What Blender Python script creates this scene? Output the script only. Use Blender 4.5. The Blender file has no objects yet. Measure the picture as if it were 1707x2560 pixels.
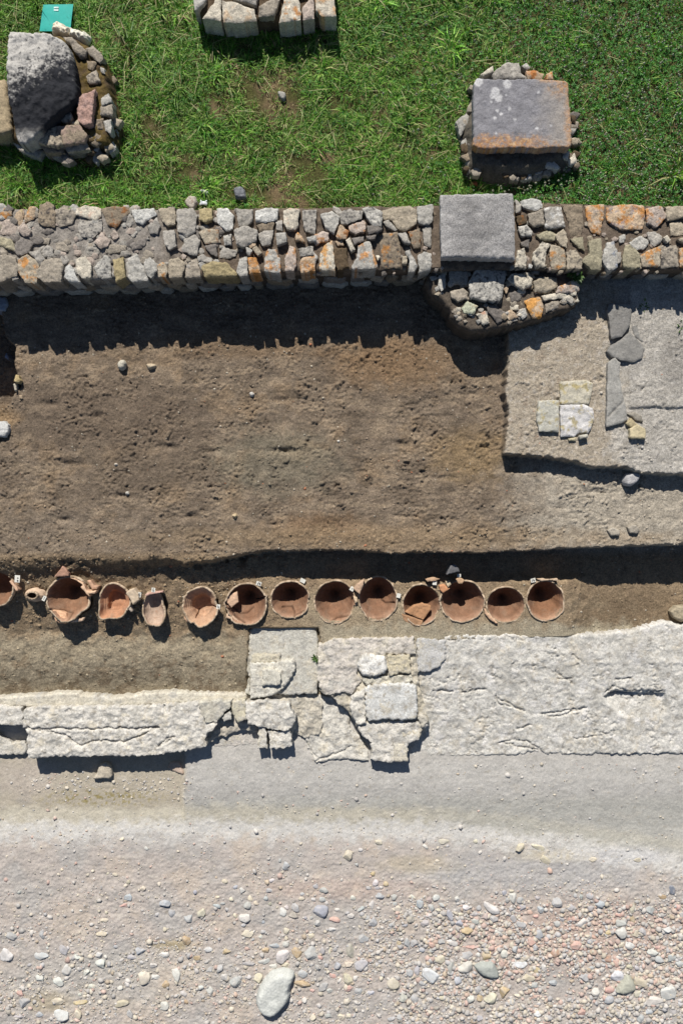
import bpy, math, random
import numpy as np
from mathutils import Vector
from mathutils.geometry import delaunay_2d_cdt

# ------------------------------------------------------------------ camera, light, exposure
scene = bpy.context.scene
COL = scene.collection
CAM_H, FPX = 8.0, 2000.0
cd = bpy.data.cameras.new("camera"); cam = bpy.data.objects.new("camera", cd); COL.objects.link(cam)
cam.location = (0, 0, CAM_H); cam.rotation_euler = (0, 0, 0)
cd.sensor_fit = 'VERTICAL'; cd.sensor_height = 36.0; cd.sensor_width = 24.0
cd.lens = 36.0 * FPX / 2560.0; cd.clip_start = 0.1; cd.clip_end = 500
scene.camera = cam
SUN_EL, SUN_AZ = math.radians(42), math.radians(-10)
world = bpy.data.worlds.new("World"); scene.world = world; world.use_nodes = True
wn = world.node_tree; wn.nodes.clear()
sky = wn.nodes.new('ShaderNodeTexSky'); sky.sky_type = 'NISHITA'; sky.sun_disc = False
sky.air_density = .8; sky.dust_density = .3; sky.sun_elevation = SUN_EL; sky.sun_rotation = SUN_AZ
bg = wn.nodes.new('ShaderNodeBackground'); bg.inputs['Strength'].default_value = 0.058
wo = wn.nodes.new('ShaderNodeOutputWorld')
wn.links.new(sky.outputs[0], bg.inputs[0]); wn.links.new(bg.outputs[0], wo.inputs[0])
sd = bpy.data.lights.new("sun", 'SUN'); sd.energy = 5.0; sd.angle = math.radians(0.5); sd.color = (1.0, 0.95, 0.88)
sun = bpy.data.objects.new("sun", sd); COL.objects.link(sun)
S = Vector((math.sin(SUN_AZ) * math.cos(SUN_EL), math.cos(SUN_AZ) * math.cos(SUN_EL), math.sin(SUN_EL)))
sun.rotation_euler = S.to_track_quat('Z', 'Y').to_euler(); sun.location = (-2, 8, 9)
scene.view_settings.view_transform = 'Standard'; scene.view_settings.look = 'None'
scene.view_settings.exposure = 0.27; scene.view_settings.gamma = 1.0

random.seed(5)
RNG = np.random.default_rng(11)

# ------------------------------------------------------------------ numpy noise
_perm = np.random.default_rng(3).permutation(4096).astype(np.int64)
_gr = np.random.default_rng(4).uniform(0, 2 * math.pi, 4096)
_gx, _gy = np.cos(_gr), np.sin(_gr)
def _h(ix, iy): return _perm[(_perm[ix & 4095] + iy) & 4095]
def noise(x, y):
    x = np.asarray(x, float); y = np.asarray(y, float)
    x0 = np.floor(x).astype(np.int64); y0 = np.floor(y).astype(np.int64)
    fx, fy = x - x0, y - y0
    u, v = fx * fx * fx * (fx * (fx * 6 - 15) + 10), fy * fy * fy * (fy * (fy * 6 - 15) + 10)
    def g(ix, iy, dx, dy):
        k = _h(ix, iy); return _gx[k] * dx + _gy[k] * dy
    a = g(x0, y0, fx, fy); b = g(x0 + 1, y0, fx - 1, fy); c = g(x0, y0 + 1, fx, fy - 1); d = g(x0 + 1, y0 + 1, fx - 1, fy - 1)
    return 1.5 * ((a + (b - a) * u) + ((c + (d - c) * u) - (a + (b - a) * u)) * v)
def fbm(x, y, f=1.0, o=4, gain=.5, seed=0.0):
    x = np.asarray(x, float) * f + seed * 17.13; y = np.asarray(y, float) * f - seed * 9.71
    s = 0; a = 1.0; t = 0
    for i in range(o):
        s = s + a * noise(x + 31.7 * i, y - 12.3 * i); t += a; a *= gain; x = x * 2.03; y = y * 2.03
    return s / t * 1.35
def sstep(a, b, x):
    t = np.clip((x - a) / (b - a + 1e-12), 0, 1); return t * t * (3 - 2 * t)

# ------------------------------------------------------------------ pixel -> place
def WX(px, z=0.0): return (np.asarray(px, float) - 853.5) / FPX * (CAM_H - z)
def WY(py, z=0.0): return (1280.0 - np.asarray(py, float)) / FPX * (CAM_H - z)
DS = 1707 / 1568.0
def D(pts): return np.array(pts, float).reshape(-1, 2) * DS                         # full-picture reading
def Z(off, k, flat): return np.array(flat, float).reshape(-1, 2) / k + np.array(off, float)
def seen(r, g, b):                                                                 # colour under this sun -> base colour
    def l(c):
        c = c / 255.0
        return c / 12.92 if c <= .04045 else ((c + .055) / 1.055) ** 2.4
    return np.array([l(r), l(g), l(b)]) * 0.80

# ------------------------------------------------------------------ materials
def col_material(name, speck=70.0, speck_amt=.35, bump=.35, bump_scale=60.0, rough=.95, blotch=9.0, blotch_amt=.2, spec=.15, dots=0.0, dot_col=(.03, .03, .03), dot_scale=60.0, fine=260.0, fine_amt=.2):
    m = bpy.data.materials.new(name); m.use_nodes = True; nt = m.node_tree; N = nt.nodes; L = nt.links
    p = N['Principled BSDF']; p.inputs['Roughness'].default_value = rough; p.inputs['Specular IOR Level'].default_value = spec
    at = N.new('ShaderNodeAttribute'); at.attribute_name = 'Col'
    geo = N.new('ShaderNodeNewGeometry')
    def nz(scale, detail, rgh=.6):
        n = N.new('ShaderNodeTexNoise'); n.inputs['Scale'].default_value = scale; n.inputs['Detail'].default_value = detail; n.inputs['Roughness'].default_value = rgh
        L.new(geo.outputs['Position'], n.inputs['Vector']); return n
    def ramp(n, amt):
        mr = N.new('ShaderNodeMapRange'); mr.inputs['From Min'].default_value = .3; mr.inputs['From Max'].default_value = .7
        mr.inputs['To Min'].default_value = 1 - amt; mr.inputs['To Max'].default_value = 1 + amt; L.new(n.outputs['Fac'], mr.inputs['Value']); return mr
    def mul(a, b):
        x = N.new('ShaderNodeVectorMath'); x.operation = 'MULTIPLY'; L.new(a, x.inputs[0]); L.new(b, x.inputs[1]); return x.outputs[0]
    c = at.outputs['Color']
    n1 = nz(speck, 4, .65); c = mul(c, ramp(n1, speck_amt).outputs[0])
    c = mul(c, ramp(nz(blotch, 3), blotch_amt).outputs[0])
    if fine_amt: c = mul(c, ramp(nz(fine, 2), fine_amt).outputs[0])
    if dots:
        n3 = nz(dot_scale, 4, .75)
        mr = N.new('ShaderNodeMapRange'); mr.inputs['From Min'].default_value = .66 - dots * .2; mr.inputs['From Max'].default_value = .72 - dots * .2
        L.new(n3.outputs['Fac'], mr.inputs['Value'])
        mx = N.new('ShaderNodeMix'); mx.data_type = 'RGBA'; L.new(mr.outputs[0], mx.inputs[0]); L.new(c, mx.inputs[6]); mx.inputs[7].default_value = (*dot_col, 1); c = mx.outputs[2]
    L.new(c, p.inputs['Base Color'])
    if bump:
        b = N.new('ShaderNodeBump'); b.inputs['Strength'].default_value = bump; b.inputs['Distance'].default_value = .012
        L.new(nz(bump_scale, 6, .7).outputs['Fac'], b.inputs['Height']); L.new(b.outputs[0], p.inputs['Normal'])
    return m
M_SOIL = col_material('soil', speck=55, speck_amt=.36, bump=.8, bump_scale=80, blotch=11, blotch_amt=.16, fine=140, fine_amt=.36)
M_GRAVEL = col_material('gravel_dust', speck=60, speck_amt=.12, bump=.55, bump_scale=150, blotch=7, blotch_amt=.06, fine=130, fine_amt=.16)
M_ROCK = col_material('rubble_stone', speck=60, speck_amt=.33, bump=.6, bump_scale=70, blotch=14, blotch_amt=.22, dots=.28, dot_col=(.055, .05, .045), dot_scale=75)
M_LIME = col_material('limestone', speck=55, speck_amt=.2, bump=.75, bump_scale=95, blotch=12, blotch_amt=.14, dots=.2, dot_col=(.27, .25, .225), dot_scale=45, fine=120, fine_amt=.16)
M_GRANITE = col_material('granite', speck=75, speck_amt=.5, bump=.6, bump_scale=95, blotch=7, blotch_amt=.12, dots=.3, dot_col=(.07, .07, .075), dot_scale=90)
M_LICHEN = col_material('lichened_stone', speck=95, speck_amt=.25, bump=.5, bump_scale=90, blotch=12, blotch_amt=.15, dots=.0)
M_PEBBLE = col_material('pebble', speck=60, speck_amt=.12, bump=.15, bump_scale=60, blotch=12, blotch_amt=.1, fine_amt=.08, rough=.85)
M_CLAY = col_material('terracotta', speck=50, speck_amt=.14, bump=.25, bump_scale=60, blotch=16, blotch_amt=.16, rough=.9, fine_amt=.1)
M_PLAIN = col_material('plain', speck=40, speck_amt=.04, bump=.05, bump_scale=60, blotch=10, blotch_amt=.04, fine_amt=0, rough=.6, spec=.3)
def leaf_material(name):
    m = bpy.data.materials.new(name); m.use_nodes = True; nt = m.node_tree; N = nt.nodes; L = nt.links
    p = N['Principled BSDF']; p.inputs['Roughness'].default_value = .55; p.inputs['Specular IOR Level'].default_value = .35
    at = N.new('ShaderNodeAttribute'); at.attribute_name = 'Col'; L.new(at.outputs['Color'], p.inputs['Base Color'])
    tr = N.new('ShaderNodeBsdfTranslucent'); L.new(at.outputs['Color'], tr.inputs['Color'])
    mx = N.new('ShaderNodeMixShader'); mx.inputs[0].default_value = .25
    L.new(p.outputs[0], mx.inputs[1]); L.new(tr.outputs[0], mx.inputs[2]); L.new(mx.outputs[0], N['Material Output'].inputs['Surface'])
    return m
M_LEAF = leaf_material('leaf_blade')

# ------------------------------------------------------------------ mesh helpers
def mesh_np(name, V, tris=None, quads=None, C=None, mat=None, smooth=True, parent=None, origin=None):
    """ONE mesh object from numpy arrays; its origin is put at ORIGIN (world)."""
    V = np.asarray(V, np.float32)
    if origin is None: origin = np.array([V[:, 0].mean(), V[:, 1].mean(), V[:, 2].min()])
    origin = np.asarray(origin, float)
    me = bpy.data.meshes.new(name); n = len(V); me.vertices.add(n)
    me.vertices.foreach_set('co', (V - origin.astype(np.float32)).ravel())
    T = np.zeros((0, 3), np.int32) if tris is None or len(tris) == 0 else np.asarray(tris, np.int32)
    Q = np.zeros((0, 4), np.int32) if quads is None or len(quads) == 0 else np.asarray(quads, np.int32)
    loops = np.concatenate([T.ravel(), Q.ravel()]); me.loops.add(len(loops)); me.loops.foreach_set('vertex_index', loops)
    st = np.concatenate([np.arange(len(T)) * 3, len(T) * 3 + np.arange(len(Q)) * 4]).astype(np.int32)
    tot = np.concatenate([np.full(len(T), 3), np.full(len(Q), 4)]).astype(np.int32)
    me.polygons.add(len(st)); me.polygons.foreach_set('loop_start', st); me.polygons.foreach_set('loop_total', tot)
    me.polygons.foreach_set('use_smooth', np.full(len(st), bool(smooth)))
    if C is not None:
        a = me.attributes.new('Col', 'FLOAT_COLOR', 'POINT')
        c4 = np.ones((n, 4), np.float32); c4[:, :3] = C; a.data.foreach_set('color', c4.ravel())
    me.update(calc_edges=True); me.validate()
    if mat: me.materials.append(mat)
    o = bpy.data.objects.new(name, me); COL.objects.link(o); put(o, origin, parent); return o
def put(o, origin, parent=None):
    if parent is not None:
        o.parent = parent; o.location = Vector(origin) - wloc(parent)
    else: o.location = Vector(origin)
def wloc(o):
    v = Vector(o.location)
    while o.parent: o = o.parent; v = v + Vector(o.location)
    return v
def empty(name, loc):
    o = bpy.data.objects.new(name, None); COL.objects.link(o); o.location = loc; o.empty_display_size = .1; return o
def tag(o, label, cat, group=None):
    o['label'] = label; o['category'] = cat
    if group: o['group'] = group
    return o
def struct(o): o['kind'] = 'structure'; return o

def in_poly(P, poly):
    x, y = P[:, 0], P[:, 1]; n = len(poly); r = np.zeros(len(P), bool); j = n - 1
    for i in range(n):
        xi, yi = poly[i]; xj, yj = poly[j]
        c = ((yi > y) != (yj > y)) & (x < (xj - xi) * (y - yi) / (yj - yi + 1e-15) + xi); r ^= c; j = i
    return r
def seg_dist(P, A, B):
    d = np.full(len(P), 1e9)
    for a, b in zip(A, B):
        ab = b - a; L = ab @ ab + 1e-12; t = np.clip(((P - a) @ ab) / L, 0, 1)
        q = P - a - t[:, None] * ab; d = np.minimum(d, q[:, 0] ** 2 + q[:, 1] ** 2)
    return np.sqrt(d)
def line_dist(P, pl): return seg_dist(P, pl[:-1], pl[1:])
def chaikin(p, n=1):
    for _ in range(n):
        q = np.roll(p, -1, 0); p = np.stack([.8 * p + .2 * q, .2 * p + .8 * q], 1).reshape(-1, 2)
    return p
def densify(p, step):
    out = []
    for a, b in zip(p, np.roll(p, -1, 0)):
        k = max(1, int(np.ceil(np.linalg.norm(b - a) / step)))
        for i in range(k): out.append(a + (b - a) * i / k)
    return np.array(out)

_seed = [0]
def rock_data(poly, ztop, zbot, col, res=.014, rnd=.018, rough=.006, jit=.005, chips=2, chip=.35, tilt=0.0, soft=1, cracks=(), crack_w=.012, crack_d=.03,
              patches=(), colfn=None, zfn=None, var=.10, flare=.0, rough_f=14.0, side_dark=1.0, grow=1.0, micro=.003, crisp=None):
    """A stone traced in pixels at height ZTOP: rounded rim, chipped uneven top, rough sides down to ZBOT."""
    _seed[0] += 1; sd_ = _seed[0]; rg = np.random.default_rng(sd_)
    p = np.stack([WX(poly[:, 0], ztop), WY(poly[:, 1], ztop)], 1)
    a = .5 * np.sum(p[:, 0] * np.roll(p[:, 1], -1) - np.roll(p[:, 0], -1) * p[:, 1])
    if a < 0: p = p[::-1]
    ctr0 = p.mean(0)
    if soft: p = chaikin(p, soft)
    p = ctr0 + (p - ctr0) * grow; p = densify(p, res * 1.1)
    nrm = np.roll(p, -1, 0) - np.roll(p, 1, 0); nrm = np.stack([nrm[:, 1], -nrm[:, 0]], 1); nrm /= np.linalg.norm(nrm, axis=1)[:, None] + 1e-9
    p = p + nrm * (jit * fbm(p[:, 0], p[:, 1], 22, 3, seed=sd_ % 50))[:, None]
    n = len(p); lo, hi = p.min(0), p.max(0); ctr = p.mean(0)
    gx, gy = np.meshgrid(np.arange(lo[0], hi[0], res), np.arange(lo[1], hi[1], res))
    G = np.stack([gx.ravel(), gy.ravel()], 1) + rg.uniform(-.3, .3, (gx.size, 2)) * res
    if len(G):
        G = G[in_poly(G, p)]
        if len(G): G = G[seg_dist(G, p, np.roll(p, -1, 0)) > res * .55]
    P = np.concatenate([p, G]) if len(G) else p
    edges = [(i, (i + 1) % n) for i in range(n)]
    vo, eo, fo, ov, oe, of = delaunay_2d_cdt([Vector(q) for q in P], edges, [], 1, 1e-7)
    P2 = np.array([(v.x, v.y) for v in vo]); src = [o[0] if o else -1 for o in ov]
    tris = np.array([f for f in fo if len(f) == 3], np.int32)
    d = seg_dist(P2, p, np.roll(p, -1, 0))
    r = min(rnd, .48 * float(min(hi - lo)))
    zt = ztop - r * (1 - np.sqrt(np.clip(1 - (1 - np.clip(d / r, 0, 1)) ** 2, 0, 1)))
    ext = .5 * (hi - lo).mean()
    for k in range(chips):
        an = rg.uniform(0, 6.28); dr = np.array([math.cos(an), math.sin(an)])
        q = (P2 - ctr) @ dr; zt = zt - rg.uniform(.3, 1) * chip * np.maximum(0, q - rg.uniform(.1, .75) * ext)
    if tilt: an = rg.uniform(0, 6.28); zt = zt + tilt * ((P2 - ctr) @ np.array([math.cos(an), math.sin(an)]))
    zt = zt + rough * fbm(P2[:, 0], P2[:, 1], rough_f, 4, .6, seed=sd_ % 37)
    zt = zt + micro * fbm(P2[:, 0], P2[:, 1], 46, 2, .7, seed=sd_ % 23)
    for cr in cracks:
        c = np.stack([WX(cr[:, 0], ztop), WY(cr[:, 1], ztop)], 1); c = densify(c, .04)[:-1]
        c = densify(c, .02)[:-1]; c = c + .018 * np.stack([fbm(c[:, 0], c[:, 1], 14, 3), fbm(c[:, 0], c[:, 1], 14, 3, seed=3)], 1)
        zt = zt - crack_d * np.exp(-(line_dist(P2, c) / crack_w) ** 2)
    if zfn: zt = zt + zfn(P2, d)
    zt = np.maximum(zt, zbot + .004)
    c = np.tile(np.asarray(col, float), (len(P2), 1)) * (1 + var * rg.uniform(-1, 1))
    c = c * (1 + .13 * fbm(P2[:, 0], P2[:, 1], 9, 4, seed=(sd_ + 5) % 41))[:, None]
    for (pc, amt, f) in patches:
        k = .85 * sstep(.08 - amt, .42 - amt, fbm(P2[:, 0], P2[:, 1], f, 4, .6, seed=(sd_ * 3 + 1) % 53) + .35 * fbm(P2[:, 0], P2[:, 1], 48, 2, .7, seed=sd_ % 17))[:, None]; c = c * (1 - k) + np.asarray(pc) * k
    if colfn: c = colfn(P2, d, c)
    # sides: rings following the traced rim down
    nv = len(P2); ridx = {s: i for i, s in enumerate(src)}
    ring = [ridx.get(i, None) for i in range(n)]
    ring = [i for i in ring if i is not None]; m = len(ring)
    V = [np.column_stack([P2, zt])]; Cc = [c]; quads = []; prev = np.array(ring); base = nv
    if crisp is None: crisp = soft == 0
    if crisp: V.append(V[0][ring]); Cc.append(c[ring]); prev = base + np.arange(m); base += m
    pr = P2[ring]; zr = zt[ring]; nr = np.roll(pr, -1, 0) - np.roll(pr, 1, 0); nr = np.stack([nr[:, 1], -nr[:, 0]], 1); nr /= np.linalg.norm(nr, axis=1)[:, None] + 1e-9
    hgt = ztop - zbot; levels = max(2, min(7, int(hgt / .035) + 1))
    for k in range(1, levels + 1):
        t = k / levels
        zz = zr * (1 - t) + zbot * t
        off = flare * t * hgt + (.35 * jit + .004) * fbm(pr[:, 0] + zz * 1.7, pr[:, 1] - zz, 26, 3, seed=sd_ % 29) + r * .25 * math.sin(math.pi * min(1, t * 1.2))
        q = pr + nr * off[:, None] if np.ndim(off) else pr + nr * off
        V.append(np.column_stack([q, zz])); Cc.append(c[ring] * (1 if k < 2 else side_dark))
        cur = base + np.arange(m); a_, b_ = prev, np.roll(prev, -1); c_, d_ = np.roll(cur, -1), cur
        quads.append(np.stack([d_, c_, b_, a_], 1)); prev = cur; base += m
    return np.concatenate(V), tris, np.concatenate(quads), np.concatenate(Cc)
def rock(name, poly, ztop, zbot, col, mat=None, parent=None, smooth=True, **kw):
    V, T, Q, C = rock_data(np.asarray(poly, float), ztop, zbot, col, **kw)
    return mesh_np(name, V, T, Q, C, mat or M_ROCK, smooth, parent)
ORANGE = seen(192, 132, 66); RUST = seen(150, 95, 45); BLACK = seen(52, 52, 56); WHITE = seen(222, 220, 214); CREAM = seen(208, 196, 160); MOSS = seen(112, 92, 38)

# ------------------------------------------------------------------ pots: plan (needed to dig their pits)
# px, py, rx, ry (pixels at rim), rim height, depth
POTS = [
 dict(c=(-10, 1472), r=(41, 43), z=-.10, dep=.20, prof='bowl'),
 dict(c=(80, 1489), r=(28, 17), z=-.10, dep=.16, prof='neck'),
 dict(c=(172, 1494), r=(53, 50), z=-.10, dep=.30, prof='lean'),
 dict(c=(287, 1502), r=(37, 43), z=-.15, dep=.16, prof='step'),
 dict(c=(388, 1520), r=(28, 40), z=-.18, dep=.09, prof='dish'),
 dict(c=(502, 1516), r=(42, 46), z=-.18, dep=.20, prof='cone'),
 dict(c=(616, 1511), r=(49, 51), z=-.21, dep=.305, prof='lean'),
 dict(c=(725, 1499), r=(47, 45), z=-.25, dep=.305, prof='lean'),
 dict(c=(838, 1504), r=(51, 50), z=-.27, dep=.305, prof='lean'),
 dict(c=(945, 1497), r=(46, 53), z=-.27, dep=.305, prof='lean'),
 dict(c=(1054, 1511), r=(46, 48), z=-.28, dep=.305, prof='lean'),
 dict(c=(1156, 1503), r=(53, 51), z=-.27, dep=.305, prof='lean'),
 dict(c=(1264, 1512), r=(47, 43), z=-.29, dep=.305, prof='lean'),
 dict(c=(1363, 1501), r=(45, 48), z=-.26, dep=.305, prof='lean'),
]
for p in POTS:
    k = (CAM_H - p['z']) / FPX
    p['X'], p['Y'], p['RX'], p['RY'] = float(WX(p['c'][0], p['z'])), float(WY(p['c'][1], p['z'])), p['r'][0] * k, p['r'][1] * k

# ------------------------------------------------------------------ the dug ground: one height field
def curve(disp, z):
    s = D(disp); return WX(s[:, 0], z), WY(s[:, 1], z)
EA = curve([-400,1278, 0,1280, 150,1276, 330,1282, 360,1275, 430,1290, 500,1282, 560,1270, 640,1260, 700,1264, 780,1261, 900,1270, 1000,1267, 1100,1268, 1250,1261, 1400,1254, 1568,1249, 2000,1245], 0)
DROPX = WX(np.array([-400, 0, 350, 450, 600, 800, 1000, 1568, 2000]) * DS, -.2)
PLX = curve([1165,600, 1168,700, 1163,860, 1158,900, 1166,950, 1160,1000, 1156,1044], .16)     # platform's west edge: X as a function of Y
PLY = curve([1156,1044, 1200,1046, 1250,1050, 1300,1056, 1330,1062, 1360,1074, 1400,1074, 1440,1072, 1460,1084, 1500,1088, 1568,1090, 2000,1095], .16)
PIT = D([-300,690, 0,690, 12,775, 32,800, 38,850, 44,890, 30,905, 22,925, 0,940, -300,960])
PITW = np.stack([WX(PIT[:, 0]), WY(PIT[:, 1])], 1)
PITW = densify(PITW, .06); PITW = PITW + .03 * np.stack([fbm(PITW[:, 0], PITW[:, 1], 7, 3), fbm(PITW[:, 0], PITW[:, 1], 7, 3, seed=4)], 1)
def terrain(X, Y, holes=True):
    n1 = fbm(X, Y, 1.3, 3, seed=1); n2 = fbm(X, Y, 9, 4, .55, seed=2); n3 = fbm(X, Y, 34, 3, .6, seed=3)
    ea = np.interp(X, *EA) + .018 * fbm(X, Y, 11, 3, seed=6) + .006 * n3
    drop = np.interp(X, DROPX, [.09, .09, .11, .17, .25, .34, .38, .40, .40])
    wid = np.interp(X, DROPX, [.30, .26, .16, .06, .035, .03, .03, .03, .03])
    rgh = .45 + 1.1 * sstep(-.25, .35, fbm(X, Y, 2.4, 3, seed=13))
    zf = .02 * n1 + .010 * n2 + .011 * n3 * rgh - .020 * rgh * sstep(.42, .66, fbm(X, Y * 1.5, 6, 4, .7, seed=14)) + .014 * rgh * sstep(.35, .6, fbm(X, Y, 11, 3, .6, seed=19))
    for (dx_, dy_, rx_, ry_, dp_) in [(712,1127,26,7,.05),(640,1188,10,18,.02),(1005,1108,24,8,.03),(1285,1172,30,9,.03),(420,1118,30,9,.03),(180,1160,40,9,.03),(530,1128,20,7,.025),(930,1215,18,10,.025),(860,1300,14,28,.02),(1120,1195,30,6,.02),(820,1240,9,20,.02),(300,1240,26,7,.025),(475,1292,34,8,.03),(120,1010,26,9,.03),(245,1040,20,8,.03),(1180,985,30,8,.02),(700,1000,22,7,.02),(1010,1290,30,7,.02),(160,1300,22,8,.03),(1490,1230,30,8,.02),(1400,1270,20,7,.02)]:
        zf = zf - dp_ * np.exp(-(((X - WX(dx_)) / (rx_ / 250)) ** 2 + ((Y - WY(dy_)) / (ry_ / 250)) ** 2)) * (1 + .8 * n2)
    # hollow clods along the left lip
    s = sstep(0, 1, (ea - Y) / wid)
    left = 1 - sstep(WX(520 * DS), WX(640 * DS), X)
    below = np.clip((ea - .05 - Y) / .75, 0, 1)
    zt = -drop - left * (.24 - (drop - .09)) * below * 1.0 + .012 * n1 + .010 * n2 + .006 * n3
    zt = zt - left * .03 * np.clip(fbm(X, Y, 6, 3, seed=9), 0, 1)
    band = left * sstep(.10, .0, np.abs(ea - .06 - Y)); zt = zt - band * .09 * sstep(.0, .5, fbm(X, Y, 4.5, 3, .6, seed=10)) + band * .03 * fbm(X, Y, 16, 3, .6, seed=11)
    rimline = np.interp(X, [p['X'] for p in POTS[6:]], [p['z'] for p in POTS[6:]]) - .012 + .006 * n2
    rimline = np.minimum(rimline, -.275)
    fill = sstep(WY(1430, -.3) + .02, WY(1462, -.3), Y + .03 * n2)
    fill = fill * sstep(WX(560, -.3), WX(600, -.3), X + .04 * n2) * sstep(WX(1500, -.3), WX(1405, -.3), X + .05 * n2)
    zt = zt + fill * np.clip(rimline - zt, 0, .2)
    z = zf * (1 - s) + zt * s
    # lower floors south of the masonry
    yl = WY(1640, -.36); lo = sstep(0, 1, (yl - Y) / .55)
    slabx = WX(424 * DS, -.43) + .012 * n2 + .03 * fbm(X * 0, Y, 6, 3, .6, seed=18)
    rightm = (X > slabx)
    zl = -.465 + .006 * n1 + .004 * n2 + .0035 * n3
    zl = zl + np.where(rightm, .06, 0) * sstep(WY(1920 * DS, -.43), WY(1780 * DS, -.43), Y)
    grav = sstep(WY(1900 * DS, -.43), WY(2060 * DS, -.43), Y)
    zl = zl + grav * (.012 * fbm(X, Y, 3.2, 3, seed=12) + .005 * n2 + .005 * n3)
    z = z * (1 - lo) + zl * lo
    mas = sstep(-.01, .03, np.interp(X, WX(np.array([0, 612, 622, 796, 806, 1030, 1040, 1600, 1800]), -.28), WY(np.array([1735, 1735, 1558, 1558, 1608, 1606, 1592, 1575, 1572]), -.28)) - .05 - Y)
    z = z - .09 * mas * (1 - lo)
    # mortar platform
    inx = sstep(-.008, .012, X - np.interp(-Y, -PLX[1], PLX[0]) - .022 * fbm(X, Y, 13, 4, .6, seed=15)); iny = sstep(-.008, .012, Y - np.interp(X, *PLY) - .020 * fbm(X, Y, 14, 4, .6, seed=16))
    led = sstep(-.01, .01, Y - (WY(936 * DS, .16) + .012 * n2 + .012 * fbm(X, Y, 4, 2, seed=17))) * sstep(WX(1440 * DS, .16), WX(1445 * DS, .16), X)
    z = z + inx * iny * (.155 - .35 * zf + .022 * led)
    # deeper hole by the west edge
    P = np.stack([X.ravel(), Y.ravel()], 1); box = (P[:, 0] < -2.6) & (P[:, 1] > .5)
    if box.any():
        q = P[box]; ins = in_poly(q, PITW); dist = seg_dist(q, PITW, np.roll(PITW, -1, 0)) * np.where(ins, 1, -1)
        dep = np.zeros(len(P)); dep[box] = sstep(-.015, .05, dist) * .42
        # and the slope that runs down to it from the south
        sl = np.clip(1 - np.hypot((q[:, 0] + 3.75) / .55, (q[:, 1] - .95) / .42), 0, 1); dep[box] = np.maximum(dep[box], sstep(0, 1, sl) * .22)
        z = z - dep.reshape(z.shape)
    if holes:
        for p in POTS:
            dd = np.sqrt(((X - p['X']) / p['RX']) ** 2 + ((Y - p['Y']) / p['RY']) ** 2)
            z = np.where(dd < .97, np.minimum(z, p['z'] - p['dep'] * np.clip(1.25 - dd ** 3, 0, 1) - .08), z)
    return z
def disp_xy(X, Y, z): return (853.5 + X * FPX / (CAM_H - z)) / DS, (1280 - Y * FPX / (CAM_H - z)) / DS
def blend(c, col, k): return c * (1 - k[..., None]) + np.asarray(col) * k[..., None]
def blob(dx, dy, x, y, rx, ry, n=0): return sstep(1.15, .35, np.hypot((dx - x) / rx, (dy - y) / ry) + .35 * n)
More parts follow.
